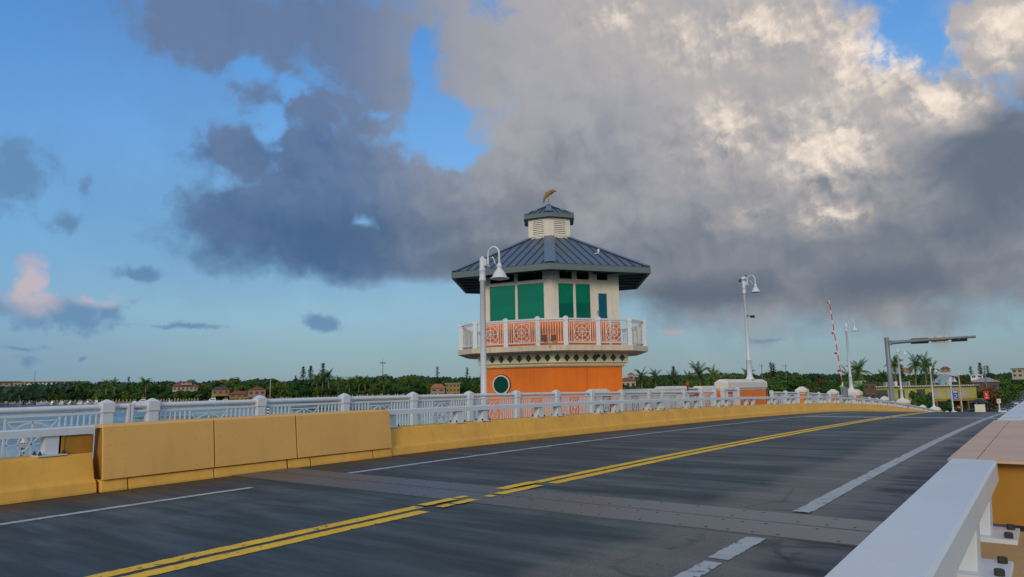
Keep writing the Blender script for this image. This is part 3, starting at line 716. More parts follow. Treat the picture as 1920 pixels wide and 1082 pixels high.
# ---- pedestals with orange bodies and white caps
def pedestal(name, x0, x1, y0, y1, ztop, lab, capt=.5, over=.18, ch=.25, group=None):
    """heights above road at yc; cap with bevelled top edge"""
    yc = (y0+y1)/2; zr = road(yc)
    t = thing(name, lab, 'pedestal', (0, 0, 0), group=group)
    MB().box(x0, x1, y0, y1, zr-.9, zr+ztop-capt).build('body', M_orange, t, bevel=.01)
    o = over; A = [(x0-o, y0-o), (x1+o, y0-o), (x1+o, y1+o), (x0-o, y1+o)]
    c = ch; B = [(x0-o+c, y0-o+c), (x1+o-c, y0-o+c), (x1+o-c, y1+o-c), (x0-o+c, y1+o-c)]
    C2 = [(x0-o*.3, y0-o*.3), (x1+o*.3, y0-o*.3), (x1+o*.3, y1+o*.3), (x0-o*.3, y1+o*.3)]
    m = MB(); zt = zr+ztop; hc = min(capt*.45, ch*.8)
    m.prism(C2, zt-capt, zt-capt+.06, top=False, bot=True); m.prism(C2, zt-capt+.06, zt-capt+.14, top=False, bot=False, poly2=A)
    m.prism(A, zt-capt+.14, zt-hc, top=False, bot=False); m.prism(A, zt-hc, zt, poly2=B, bot=False)
    m.build('cap', M_whitec, t, bevel=.03); return t
pedestal('lamp_pedestal', -14.62, -14.02, 37.4, 43.9, 2.03, 'large orange pedestal with a thick white cap under the second lamp', capt=.62, over=.09, ch=.22, group='orange pedestals with white caps')
pedestal('pedestal', -14.6, -13.95, 35.15, 35.95, 1.45, 'narrow orange pier in the railing left of the large pedestal', capt=.12, over=.04, ch=.05, group='orange pedestals with white caps')
for y, lab in ((51.1, 'first small orange post with white cap beyond the large pedestal'), (59.8, 'second small orange post with white cap, left of the crossing gate'), (81.1, 'small orange post between the gate lamp and the overhead mast'), (107, 'small post with white cap on the downslope before the fifth lamp'), (133, 'last small post with white cap near the foot of the bridge')):
    pedestal('pedestal', -14.1, -13.6, y-.24, y+.24, 1.72, lab, capt=.50, over=.13, ch=.27, group='orange pedestals with white caps')

# ---- street lamps
def lamp_proto():
    t = thing('street_lamp', '', 'street lamp')
    m = MB(); m.lathe([(.26, 0), (.26, .05), (.21, .12), (.165, .20), (.15, .28), (.145, 1.12), (.165, 1.14), (.165, 1.19), (.125, 1.22), (.105, 1.3), (.085, 5.18), (.115, 5.2), (.115, 5.25), (.10, 5.27), (.10, 5.52), (.115, 5.54), (.115, 5.58), (.09, 5.6), (.09, 5.93), (.07, 5.95), (.0, 6.03)], seg=16)
    m.build('pole', M_white, t)
    m = MB(); m.box(.06, .20, -.05, .05, 5.68, 5.90)
    pts = [(.24, 0, 5.72), (.24, 0, 6.0)]+[(.47-.23*cos(a), 0, 6.0+.25*sin(a)) for a in [pi*k/10 for k in range(1, 10)]]+[(.70, 0, 6.0), (.70, 0, 5.72)]
    m.tube(pts, .032, 10)
    m.tube([(.24, 0, 5.70), (.29, 0, 5.64), (.31, 0, 5.66)], [.02, .016, .008], 6)
    m.tube([(.33, 0, 5.92), (.42, 0, 5.93), (.48, 0, 5.86), (.52, 0, 5.72), (.58, 0, 5.66)], [.012, .018, .02, .016, .008], 6)
    m.build('arm', M_white, t)
    m = MB(); m.lathe([(.03, 5.73), (.045, 5.70), (.085, 5.62), (.09, 5.58), (.075, 5.56), (.08, 5.50), (.13, 5.45), (.19, 5.36), (.225, 5.27), (.24, 5.245), (.31, 5.21), (.315, 5.195), (.30, 5.195), (.22, 5.23)], (.70, 0, 0), 20)
    m.build('shade', M_white, t)
    m = MB(); m.lathe([(.22, 5.225), (.17, 5.18), (.10, 5.16), (.001, 5.155)], (.70, 0, 0), 16); m.build('lens', M_lens, t)
    return t
LP = lamp_proto(); LP['group'] = 'white bell-shaded street lamps'
LX = -14.25
LP.location = (LX, 17.05, -1.74); LP['label'] = 'tall white bell-shaded street lamp standing in front of the orange tower'
for y, zb, lab in ((41.8, road(41.8)+2.03, 'white bell-shaded street lamp with cameras, on the large orange pedestal'), (68.2, road(68.2)+1.95, 'slender white street lamp on a pedestal just right of the crossing gate'), (94.3, road(94.3)+1.95, 'white street lamp just right of the grey overhead mast'), (121.5, road(121.5)+1.95, 'white street lamp downhill, left of a shorter lamp'), (146, road(146)+1.95, 'farthest white street lamp, carrying a blue banner')):
    o = dup(LP, (LX, y, zb), label=lab)
o = dup(LP, (-24, 168, -7.9), label='smaller-looking white street lamp close behind the fifth lamp')
for y in (68.2, 94.3, 121.5, 146):
    lab = {68.2: 'orange lamp pedestal with white cap beside the crossing gate', 94.3: 'white-capped lamp pedestal under the lamp right of the overhead mast', 121.5: 'white-capped pedestal under the fifth lamp, downhill', 146: 'white-capped pedestal under the farthest lamp'}[y]
    pedestal('lamp_pedestal', -14.7, -13.6, y-.62, y+.62, 1.95, lab, capt=.62, over=.13, ch=.30, group='orange pedestals with white caps')
# banner
zb = road(146)+2.0
b = thing('banner', 'blue banner with a white curl hanging on the farthest lamp', 'banner', (LX, 146, zb))
MB().box(.14, .98, -.02, .02, 2.0, 3.6).build('cloth', M_blue, b)
m = MB(); m.box(.25, .88, -.05, -.025, 3.25, 3.42); m.tube([(.30, -.04, 2.45), (.5, -.04, 2.4), (.72, -.04, 2.52), (.76, -.04, 2.75), (.6, -.04, 2.95), (.42, -.04, 2.85)], .05, 6); m.box(.3, .8, -.05, -.025, 2.12, 2.2); m.build('emblem', M_hull, b)
MB().bar((.05, 0, 3.65), (1.02, 0, 3.65), .05).build('arm', M_white, b)
# cameras on lamp two
zb = road(41.8)+2.03
c = thing('security_camera', 'white camera cluster with black domes on top of the second lamp', 'camera', (LX, 41.8, zb))
m = MB(); m.box(-.08, .18, -.12, .12, 6.06, 6.2); m.box(-.02, .04, -.03, .03, 6.0, 6.06); m.build('bracket', M_hull, c)
m = MB(); m.lathe([(.001, 5.9), (.07, 5.94), (.08, 6.02), (.04, 6.06)], (-.22, 0, 0), 10); m.bar((-.25, 0, 6.05), (.0, 0, 6.12), .05); m.lathe([(.001, 6.2), (.06, 6.22), (.06, 6.27), (.001, 6.3)], (.16, 0, 0), 10); m.build('dome', M_black, c)
c = thing('security_camera', 'dark bullet camera halfway up the second lamp pole', 'camera', (LX, 41.8, zb))
m = MB(); m.tube([(.12, 0, 3.82), (.3, 0, 3.78)], .025, 8); m.box(.07, .13, -.06, .06, 3.74, 3.9); m.build('arm', M_steel, c)
m = MB(); m.tube([(.28, 0, 3.76), (.52, -.05, 3.74)], [.07, .085], 10); m.build('body', M_black, c)

# ---- crossing gate
y = 63.2; zr = road(y)
g = thing('crossing_gate', 'raised red and white striped barrier arm on a grey gate box', 'crossing gate', (-13.75, y, zr))
m = MB(); m.box(-.22, .22, -.3, .3, .2, 2.0); m.box(-.05, .25, -.42, -.3, .9, 1.9); m.build('gate_box', M_steel, g, bevel=.02)
base = Vector((-.05, -.1, 1.95)); tipv = Vector((-.60, 0, 9.35)); n = 17
mw = MB().bar(base, tipv, .10, .05).build('arm', M_hull, g)
for k in range(1, n, 2):
    a = base.lerp(tipv, k/n); b = base.lerp(tipv, (k+1)/n); w = .17-.06*k/n
    MB().bar(a, b+(b-a)*.25, max(w*.8, .115), .065).build('red_stripe', M_red, mw)
for k, s in ((.985, -1), (.63, -1), (.40, -1), (.20, -1)):
    p = base.lerp(tipv, k); m = MB(); m.tube([(p.x-.13, p.y-.08, p.z-.1), (p.x-.13, p.y+.05, p.z-.1)], .10 if k < .9 else .06, 12); m.bar((p.x-.13, p.y, p.z-.1), (p.x, p.y, p.z-.1), .03); m.build('warning_light', M_redw, g)

# ---- overhead mast with sign backs
y = 87.2; zr = road(y)
t = thing('overhead_mast', 'grey steel mast with a long arm reaching over the road', 'overhead mast', (-14.15, y, zr))
zt = 4.95-zr
m = MB(); m.lathe([(.36, -1), (.36, .1), (.27, .12), (.235, zt-.1), (.24, zt-.02), (.20, zt), (.001, zt+.02)], seg=16); m.build('mast', M_steel, t)
m = MB(); m.tube([(.2, 0, zt-.62), (1.0, 0, zt-.60), (4, 0, zt-.50), (8.35, 0, zt-.40)], [.20, .19, .17, .13], 12); m.box(.2, .5, -.22, .22, zt-.9, zt-.34); m.build('arm', M_steel, t)
def sgn(x0, x1, z0, z1, mat, lab, dy=.25):
    s = thing('signal_head', lab, 'signal housing', (-14.15, y, zr), group='housings on the overhead mast arm')
    MB().box(x0, x1, dy, dy+.16, z0, z1).build('backplate', mat, s, bevel=.03)
    m = MB()
    for k in range(3): m.tube([(x0+(x1-x0)*(k+.5)/3, dy+.16, (z0+z1)/2), (x0+(x1-x0)*(k+.5)/3, dy+.34, (z0+z1)/2)], .14, 10)
    m.build('visor', M_black, s); MB().bar(((x0+x1)/2, .0, (z0+z1)/2), ((x0+x1)/2, dy, (z0+z1)/2), .1).build('bracket', M_steel, s)
sgn(2.3, 4.0, zt-.85, zt-.25, M_black, 'dark housing nearest the mast on the overhead arm')
sgn(6.1, 7.55, zt-.82, zt-.35, M_black, 'dark housing near the free end of the overhead arm')
s = thing('sign_board', 'pale back of a sign board in the middle of the overhead arm', 'sign', (-14.15, y, zr))
MB().box(4.25, 5.85, .22, .26, zt-.88, zt-.08).build('board', M_cream2, s, bevel=.02)
m = MB(); m.bar((4.6, .2, zt-.85), (4.6, .2, zt-.1), .05); m.bar((5.5, .2, zt-.85), (5.5, .2, zt-.1), .05); m.build('bracket', M_steel, s)

# ================================================================= the bridge tender's tower
TD = 31.0; az = R(34.228)
TO = Vector((-sin(az)*TD, cos(az)*TD, 0))
def pt(w, a, kside=.4142, rear=1):
    """six-cornered plan, corner forward: (lateral, depth), counter-clockwise from the front corner"""
    s = -a+w*kside
    return [(0, -a), (w, s), (w, -s), (0, a), (-w, -s), (-w, s)]
T = thing('bridge_tower', 'orange and cream bridge tender tower with blue-grey metal roof and green windows', 'bridge tower', TO, az)
MB().prism(pt(2.87, 2.98), -9.5, .86).build('shaft', M_orange, T)
m = MB(); m.prism(pt(2.95, 3.06), .83, .90); m.prism(pt(3.0, 3.12), .90, .99); m.prism(pt(3.12, 3.24), .99, 1.42); m.prism(pt(3.02, 3.14), .86, .88)
fr = m.build('frieze', paint('cream_frieze', (.84, .74, .50), .65, var=.05, dirt=.15, dirtcol=(.42, .36, .25), streak=.2), T, bevel=.008)
def faceframe(w, a, side):
    """origin, along unit, outward normal of a front face (side=+1 right, -1 left)"""
    p0 = Vector((0, -a, 0)); p1 = Vector((side*w, -a+w*.4142, 0)); u = (p1-p0).normalized(); L = (p1-p0).length
    nrm = Vector((u.y*side, -u.x*side, 0)) ; nrm = nrm if nrm.y < 0 else -nrm
    return p0, u, nrm, L
def fbox(m, fr_, s0, s1, z0, z1, d0, d1):
    p, u, n, L = fr_
    vs = []
    for z in (z0, z1):
        for d in (d0, d1):
            for s in (s0, s1):
                q = p+u*s+n*d; vs.append((q.x, q.y, z))
    m.add(vs, [(0, 1, 3, 2), (4, 6, 7, 5), (0, 4, 5, 1), (2, 3, 7, 6), (0, 2, 6, 4), (1, 5, 7, 3)])
for side in (1, -1):
    ff = faceframe(3.12, 3.24, side); p, u, n, L = ff
    for k in range(8):
        s = .215+k*.413; c = p+u*s+n*.004; m = MB()
        hw, hh = .140, .165
        q = [c+u*hw, c+Vector((0, 0, hh)), c-u*hw, c-Vector((0, 0, hh))]
        z = 1.185
        f = [(v.x, v.y, v.z+z) for v in q]; b2 = [((v-n*.01).x, (v-n*.01).y, v.z+z) for v in q]
        m.add(f+b2, [(0, 1, 2, 3), (0, 4, 5, 1), (1, 5, 6, 2), (2, 6, 7, 3), (3, 7, 4, 0)]); m.build('diamond', M_dkgreen, fr)
# balcony slab
def bal(w, a, c, cy, cw):
    """chamfered plan"""
    f = -a+c*.4142
    e = -a+cw*.4142
    return [(c, f), (cw, e), (w, cy), (w, -cy), (cw, -e), (c, -f), (-c, -f), (-cw, -e), (-w, -cy), (-w, cy), (-cw, e), (-c, f)]
bo = bal(4.0, 4.17, .57, -1.6, 3.25)
m = MB(); m.prism(bo, 1.43, 1.65); m.prism(bal(3.9, 4.07, .55, -1.58, 3.15), 1.405, 1.435, top=False)
slab = m.build('balcony_slab', M_cream2, T, bevel=.01)
# balcony railing
bi = bal(3.86, 4.02, .55, -1.55, 3.13)
rl = MB().prism([(p[0], p[1]) for p in [(0, 0), (.001, 0), (0, .001)]], 1.66, 1.661).build('balcony_railing', M_white, T)
def post(m, x, y, z0, z1, w=.085):
    m.box(x-w, x+w, y-w, y+w, z0, z1-.1)
    m.prism([(x-w*1.2, y-w*1.2), (x+w*1.2, y-w*1.2), (x+w*1.2, y+w*1.2), (x-w*1.2, y+w*1.2)], z1-.12, z1)
    m.prism([(x-w*1.2, y-w*1.2), (x+w*1.2, y-w*1.2), (x+w*1.2, y+w*1.2), (x-w*1.2, y+w*1.2)], z1, z1+.06, poly2=[(x-.02, y-.02), (x+.02, y-.02), (x+.02, y+.02), (x-.02, y+.02)])
for i, (x, y) in enumerate(bi):
    m = MB(); post(m, x, y, 1.65, 2.74); m.build('post', M_white, rl)
def bay(a, b, wheel_on):
    a = Vector((*a, 0)); b = Vector((*b, 0)); u = (b-a).normalized(); L = (b-a).length; m = MB()
    q = lambda s, z: (a.x+u.x*s, a.y+u.y*s, z)
    m.bar(q(.08, 2.68), q(L-.08, 2.68), .09, .06); m.bar(q(.08, 2.60), q(L-.08, 2.60), .03, .04); m.bar(q(.08, 1.76), q(L-.08, 1.76), .03, .04)
    c = L/2; half = .36
    if wheel_on:
        zc = 2.17; up = (-u.y, u.x, 0)
        for s in (c-half, c+half): m.bar(q(s, 1.76), q(s, 2.6), .03, .025)
        for rad, n_ in ((.33, 20), (.18, 14)):
            for k in range(n_):
                t0, t1 = 2*pi*k/n_, 2*pi*(k+1)/n_
                m.bar(q(c+rad*cos(t0), zc+rad*sin(t0)), q(c+rad*cos(t1), zc+rad*sin(t1)), .024, .024)
        for k in range(8):
            e = half*(1 if k % 2 == 0 else 1.40); t0 = k*pi/4; m.bar(q(c, zc), q(c+e*cos(t0), zc+min(e, .5)*sin(t0)), .02, .02)
        for z in (zc+half, zc-half): m.bar(q(c-half, z), q(c+half, z), .024, .024)
        ss = []
        s = c-half-.095
        while s > .12: ss.append(s); s -= .095
        s = c+half+.095
        while s < L-.1: ss.append(s); s += .095
    else:
        n_ = max(2, int(L/.095)); ss = [L*k/n_ for k in range(1, n_)]
    for s in ss: m.bar(q(s, 1.76), q(s, 2.6), .019, .019)
    m.build('panel', M_white, rl)
NB = len(bi)
for i in range(NB):
    a, b = bi[i], bi[(i+1) % NB]; L = (Vector(a)-Vector(b)).length
    if L > 2.2:
        c = ((a[0]+b[0])/2, (a[1]+b[1])/2); m = MB(); post(m, c[0], c[1], 1.65, 2.74); m.build('post', M_white, rl)
        bay(a, c, True); bay(c, b, True)
    else: bay(a, b, False)
# cabin
CP = pt(2.87, 2.95)
MB().prism(CP, 1.65, 2.74).build('lower_wall', M_orange, T)
# frames of each of six walls: openings on the two front faces
wall = MB(); frm = MB()
FR = {s: faceframe(2.87, 2.95, s) for s in (1, -1)}
TH = -.14
# left face: pillar at corner 0..0.30, windows .30-2.86, end pillar to L
def wallbox(s, a, b, z0, z1, d1=.0, d0=TH, mm=None): fbox(mm or wall, FR[s], a, b, z0, z1, d0, d1)
Lf = FR[1][3]
wallbox(-1, 0, .30, 2.74, 4.85); wallbox(-1, 2.83, Lf, 2.74, 4.85); wallbox(-1, .30, 2.83, 4.28, 4.36, -.01); wallbox(-1, .30, 2.83, 4.84, 4.85); wallbox(-1, 1.53, 1.60, 2.74, 4.84, -.005)
wallbox(1, 0, .33, 2.74, 4.85); wallbox(1, .33, 1.80, 4.26, 4.36, -.01); wallbox(1, .33, Lf, 4.84, 4.85); wallbox(1, 1.03, 1.10, 2.74, 4.84, -.005); wallbox(1, 1.80, 2.02, 2.70, 4.85, .004); wallbox(1, 2.66, Lf, 2.60, 4.85); wallbox(1, 2.02, 2.66, 4.0, 4.36, -.02)
wallbox(1, 2.02, 2.12, 1.65, 4.0, -.01); wallbox(1, 2.57, 2.68, 1.65, 4.0, .003); wallbox(1, 2.12, 2.57, 3.90, 4.0, -.02)
m = wall
# corner pilaster and rear walls
for i in (1, 2, 3, 4):
    a, b = Vector((*CP[i], 0)), Vector((*CP[(i+1) % 6], 0)); u = (b-a).normalized(); n_ = Vector((u.y, -u.x, 0)); q = [a, b, b-n_*.14, a-n_*.14]
    m.prism([(v.x, v.y) for v in q], 2.74, 4.85)
w_o = wall.build('upper_wall', M_cream, T)
m = MB(); fbox(m, FR[1], -.02, .17, 2.74, 4.84, .001, .05); fbox(m, FR[-1], -.02, .17, 2.74, 4.84, .001, .05); m.build('corner_pilaster', M_cream, T)
def window(side, a, b, z0, z1, mat, fw_=.045, depth=-.06, name='window'):
    m = MB()
    for (s0, s1, y0, y1) in ((a, a+fw_, z0, z1), (b-fw_, b, z0, z1), (a+fw_, b-fw_, z0, z0+fw_), (a+fw_, b-fw_, z1-fw_, z1)):
        fbox(m, FR[side], s0, s1, y0, y1, depth-.03, depth+.035)
    f = m.build(name, M_cream, T)
    m = MB(); fbox(m, FR[side], a+fw_, b-fw_, z0+fw_, z1-fw_, depth-.015, depth); m.build('pane', mat, f); return f
window(-1, .30, 1.53, 2.74, 4.30, M_glassL, .02); window(-1, 1.60, 2.83, 2.74, 4.30, M_glassL, .02)
window(-1, .30, 1.53, 4.36, 4.84, M_glassT, .05, -.03); window(-1, 1.60, 2.83, 4.36, 4.84, M_glassT, .05, -.03)
window(1, .33, 1.03, 2.76, 4.26, M_glassR, .02); window(1, 1.10, 1.80, 2.76, 4.26, M_glassR, .02)
window(1, .33, 1.03, 4.36, 4.84, M_glassT, .07, -.03); window(1, 1.10, 1.80, 4.36, 4.84, M_glassT, .07, -.03); window(1, 2.02, 2.66, 4.36, 4.84, M_glassT, .07, -.03)
d = window(1, 2.12, 2.57, 1.66, 3.90, M_glassD, .03, name='door')
m = MB(); fbox(m, FR[1], 2.085, 2.105, 2.95, 3.15, -.005, .04); m.build('handle', M_steel, d)
# room behind the glass: floor, ceiling, desk band, roller blinds
m = MB(); m.prism(pt(2.70, 2.75), 2.70, 2.735); m.build('room_floor', M_soffit, T)
m = MB(); m.prism(pt(2.70, 2.75), 4.845, 4.85); m.build('room_ceiling', M_pale, T)
m = MB(); fbox(m, FR[1], .34, 1.80, 3.45, 4.26, -.26, -.25); m.build('roller_blind', M_hull, T)
m = MB(); fbox(m, FR[-1], .32, 2.82, 3.02, 3.50, -.26, -.25); m.build('reflection_band_panel', M_hull, T)  # pale panel added to imitate the bright reflected band in the left panes
m = MB(); fbox(m, FR[-1], .32, 2.82, 2.75, 2.98, -.60, -.25); fbox(m, FR[1], .34, 1.80, 2.75, 2.90, -.6, -.3); m.build('desk', M_steel, T)
m = MB(); m.box(.9, 1.3, -1.4, -1.2, 2.9, 3.25); m.box(-.9, -.4, -1.5, -1.3, 2.98, 3.3); m.build('monitor', M_black, T)
# roof
RP = pt(4.15, 4.10); CB = pt(.93, .95)
ROOF_T = 6.60
def hiproof(poly, z0, poly2, z1, zf, name, parent, hip_w=.5):
    m = MB(); n = len(poly)
    vs = [(x, y, z0) for x, y in poly]+[(x, y, z1) for x, y in poly2]
    m.add(vs, [(i, (i+1) % n, (i+1) % n+n, i+n) for i in range(n)])
    rf = m.build(name, M_roof, parent)
    # standing seams perpendicular to each eave, clipped by the hips
    sm = MB()
    for i in range(n):
        A = Vector((*poly[i], z0)); B = Vector((*poly[(i+1) % n], z0)); C_ = Vector((*poly2[i], z1)); D_ = Vector((*poly2[(i+1) % n], z1))
        u = (B-A).normalized(); nn = (B-A).cross(C_-A).normalized(); up = nn.cross(u); up = up if up.z > 0 else -up
        L = (B-A).length; hC = (C_-A).dot(up); sC = (C_-A).dot(u); sD = (D_-A).dot(u)
        k = 1; step = .37 if L > 2 else .24
        cnt = int(L/step); step = L/cnt
        for k in range(1, cnt):
            s = k*step
            h = hC
            if s < sC: h = hC*s/sC
            elif s > sD: h = hC*(L-s)/(L-sD)
            p0 = A+u*s+nn*.012; p1 = p0+up*(h*.985)
            sm.bar(p0, p1, .03, .045, up=nn)
        # hip cap
        d = (C_-A); sm2 = MB(); w = u*0
    sm.build('seam', M_seam, rf)
    hm = MB()
    for i in range(n):
        A = Vector((*poly[i], z0)); C_ = Vector((*poly2[i], z1)); prev = Vector((*poly[i-1], z0)); nxt = Vector((*poly[(i+1) % n], z0))
        ua = (prev-A).normalized()*hip_w*.5; ub = (nxt-A).normalized()*hip_w*.5; z = Vector((0, 0, .06))
        q = [A+ua+z, A+z*1.02, A+ub+z, C_+ub+z, C_+z*1.02, C_+ua+z]
        hm.add(q, [(0, 1, 4, 5), (1, 2, 3, 4)])
    hm.build('hip_cap', M_hip, rf)
    return rf
rf = hiproof(RP, 4.87, CB, ROOF_T, 0, 'roof', T, .5)
m = MB(); n = 6
P1 = RP; P2 = pt(4.05, 4.0)
m.prism(P1, 4.62, 4.86, top=False, bot=False)
vs = [(x, y, 4.62) for x, y in P1]+[(x, y, 4.62) for x, y in P2]+[(x, y, 4.80) for x, y in P2]
m.add(vs, [(i, (i+1) % 6, (i+1) % 6+6, i+6) for i in range(6)]+[(i+6, (i+1) % 6+6, (i+1) % 6+12, i+12) for i in range(6)])
m.build('fascia', M_fascia, rf)
m = MB(); m.prism(P2, 4.74, 4.76, top=True, bot=True); m.build('soffit', M_soffit, rf)
for i in range(6):
    a = Vector((*RP[i], 0)); b = Vector((*RP[(i+1) % 6], 0))
    for k in range(1, 5):
        p = a.lerp(b, k/5); q = p*.72; m = MB(); m.bar((p.x*.96, p.y*.96, 4.69), (q.x, q.y, 4.71), .07, .08); m.build('rafter', M_soffit, rf)
# beacon on the right slope
m = MB(); m.lathe([(.02, -.06), (.02, .06), (.045, .08), (.05, .15), (.03, .20), (.001, .21)], (2.05, -2.05, 5.56), 10); m.tube([(2.05, -2.05, 5.60), (1.88, -2.15, 5.54)], .02, 6); m.build('beacon', M_hull, T)
# cupola
cp = MB().prism(pt(.93, .95), 6.45, 7.56).build('cupola', M_cream, T)
m = MB(); m.prism(pt(.99, 1.01), 6.52, 6.62); m.build('base_trim', M_whitec, cp)
for side in (1, -1):
    ff = faceframe(.93, .95, side)
    m = MB()
    a, b, z0, z1 = .20, .80, 6.66, 7.42
    for (s0, s1, y0, y1) in ((a, a+.04, z0, z1), (b-.04, b, z0, z1), (a+.04, b-.04, z0, z0+.04), (a+.04, b-.04, z1-.04, z1)): fbox(m, ff, s0, s1, y0, y1, .001, .035)
    lv = m.build('louvre', M_cream, cp)
    m = MB(); fbox(m, ff, a+.04, b-.04, z0+.04, z1-.04, .002, .006); m.build('recess', M_gap, lv)
    m = MB()
    p, u, n_, L = ff
    for k in range(8):
        z = z0+.06+k*.085; q0 = p+u*(a+.04); q1 = p+u*(b-.04)
        m.add([(q0.x+n_.x*.03, q0.y+n_.y*.03, z), (q1.x+n_.x*.03, q1.y+n_.y*.03, z), (q1.x+n_.x*.008, q1.y+n_.y*.008, z+.05), (q0.x+n_.x*.008, q0.y+n_.y*.008, z+.05), (q0.x+n_.x*.03, q0.y+n_.y*.03, z-.012), (q1.x+n_.x*.03, q1.y+n_.y*.03, z-.012)], [(0, 1, 2, 3), (4, 5, 1, 0)])
    m.build('slats', M_cream, lv)
CR = pt(1.12, 1.16); AP = pt(.03, .03)
cr2 = hiproof(CR, 7.66, AP, 8.24, 0, 'cupola_roof', T, .26)
m = MB(); m.prism(CR, 7.48, 7.655, top=False, bot=False); m.prism(pt(1.08, 1.12), 7.5, 7.51); m.build('fascia', M_fascia, cr2)
# porthole on the left face
ff = faceframe(2.87, 2.98, -1); p, u, n_, L = ff
def ringmesh(r0_, r1_, d0, d1, cs, cz, seg=36):
    m = MB(); vs = []
    for k in range(seg):
        t0 = 2*pi*k/seg
        for rr, dd in ((r0_, d0), (r0_, d1), (r1_, d1), (r1_, d0)):
            q = p+u*(cs+rr*cos(t0))+n_*dd; vs.append((q.x, q.y, cz+rr*sin(t0)))
    fs = []
    for k in range(seg):
        a = k*4; b = ((k+1) % seg)*4
        for j_ in range(3): fs.append((a+j_, b+j_, b+j_+1, a+j_+1))
    return m.add(vs, fs)
ph = ringmesh(.345, .40, .0, .06, 2.30, .16).build('porthole', M_whitec, T)
ringmesh(.40, .43, .0, .02, 2.30, .16).build('trim', M_gap, ph)
m = MB(); seg = 36; vs = [(p+u*2.30+n_*.02)]; vs = [(vs[0].x, vs[0].y, .16)]
for k in range(seg):
    q = p+u*(2.30+.346*cos(2*pi*k/seg))+n_*.02; vs.append((q.x, q.y, .16+.346*sin(2*pi*k/seg)))
m.add(vs, [(0, 1+k, 1+(k+1) % seg) for k in range(seg)]); m.build('pane', glass_mat('porthole_glass', (.012, .10, .055), .02), ph)
# panel joint on the right face, and a floodlight pair + bracket on the balcony edge
ff = faceframe(2.87, 2.98, 1); m = MB(); fbox(m, ff, 1.50, 1.508, -2, .82, .0, .003); m.build('panel_joint', M_gap, T)
fl = thing('floodlight', 'pair of small dark floodlights clamped to the balcony edge of the tower', 'floodlight', TO, az)
m = MB(); m.bar((-.28, -4.06, 1.80), (.02, -4.06, 1.80), .03); m.bar((-.10, -4.05, 1.55), (-.10, -4.06, 1.8), .03); m.build('bracket', M_steel, fl)
for x in (-.30, .06):
    m = MB(); m.box(x-.10, x+.10, -4.20, -4.04, 1.82, 2.02); m.build('head', M_black, fl)
    m = MB(); m.box(x-.07, x+.07, -4.205, -4.201, 1.85, 1.96); m.build('lens', M_dkwin, fl)
m = MB(); ff = faceframe(3.12, 3.24, 1); fbox(m, ff, 1.95, 2.07, 1.20, 1.32, .005, .06); o = m.build('vent_box', paint('rusty_vent', (.12, .07, .035), .7), T)
# weathervane: dolphin
wv = thing('dolphin_weathervane', 'weathered gold leaping dolphin weathervane on top of the tower', 'weathervane', TO+Vector((0, 0, 8.2)), az)
m = MB(); m.lathe([(.06, 0), (.03, .08), (.014, .14), (.014, .62)], seg=8); m.build('spindle', M_gold, wv)
sp = [(-.22, .20, .018, .03), (-.215, .27, .03, .035), (-.19, .38, .04, .05), (-.13, .50, .05, .075), (-.04, .60, .06, .095), (.07, .67, .065, .10), (.18, .72, .06, .09), (.26, .745, .05, .065), (.31, .735, .035, .04), (.345, .715, .02, .018), (.385, .70, .012, .012)]
m = MB(); seg = 10; vs = []
for i, (x, z, wy, wz) in enumerate(sp):
    x0_, z0_ = sp[max(i-1, 0)][:2]; x1_, z1_ = sp[min(i+1, len(sp)-1)][:2]; d = Vector((x1_-x0_, 0, z1_-z0_)).normalized(); nn = Vector((-d.z, 0, d.x))
    for k in range(seg):
        t0 = 2*pi*k/seg; q = Vector((x, 0, z))+nn*wz*cos(t0)+Vector((0, 1, 0))*wy*sin(t0); vs.append(q)
fs = [(i*seg+k, i*seg+(k+1) % seg, (i+1)*seg+(k+1) % seg, (i+1)*seg+k) for i in range(len(sp)-1) for k in range(seg)]
m.add(vs, fs+[tuple(range(seg)), tuple(range(len(vs)-seg, len(vs)))], True)
def fin(pts, th=.012): 
    n = len(pts); vs = [(x, -th, z) for x, z in pts]+[(x, th, z) for x, z in pts]
    m.add(vs, [tuple(range(n)), tuple(range(n, 2*n))[::-1]]+[(i, i+n, (i+1) % n+n, (i+1) % n) for i in range(n)])
fin([(-.03, .67), (-.10, .72), (-.16, .735), (-.12, .68), (-.08, .62)]); fin([(.10, .60), (.06, .52), (.15, .57)]); fin([(.17, .66), (.15, .56), (.23, .64)])
fin([(-.22, .21), (-.30, .21), (-.24, .26)]); fin([(-.24, .22), (-.225, .12), (-.19, .14), (-.20, .24)])
m.build('dolphin', M_gold, wv)

# ---- low white parapets of the tender's pier beyond the railing
def parapet(x0, x1, y0, y1, z, lab, capw=.12):
    t = thing('parapet_wall', lab, 'parapet', group='white parapets on the pier beside the tower')
    MB().box(x0, x1, y0, y1, -4, z-.28).build('wall', M_cream2, t)
    a = [(x0-capw, y0-capw), (x1+capw, y0-capw), (x1+capw, y1+capw), (x0-capw, y1+capw)]; b = [(x0+.05, y0+.05), (x1-.05, y0+.05), (x1-.05, y1-.05), (x0+.05, y1-.05)]
    m = MB(); m.prism(a, z-.30, z-.12, top=False); m.prism(a, z-.12, z, poly2=b, bot=False); m.build('cap', M_whitec, t, bevel=.03)
parapet(-14.45, -14.2, 23.55, 24.85, -.07, 'rounded white parapet in front of the right side of the tower base', .06)
parapet(-17.3, -17.0, 31.3, 35.0, zAt(1200, 729, 39), 'long low white parapet just right of the tower', .08)
parapet(-17.4, -16.9, 35.6, 38.8, zAt(1265, 724, 42), 'raised white parapet block right of the long low parapet', .08)
parapet(-17.2, -17.0, 39.0, 40.6, zAt(1300, 727, 44), 'short low white parapet left of the red gate signal', .08)
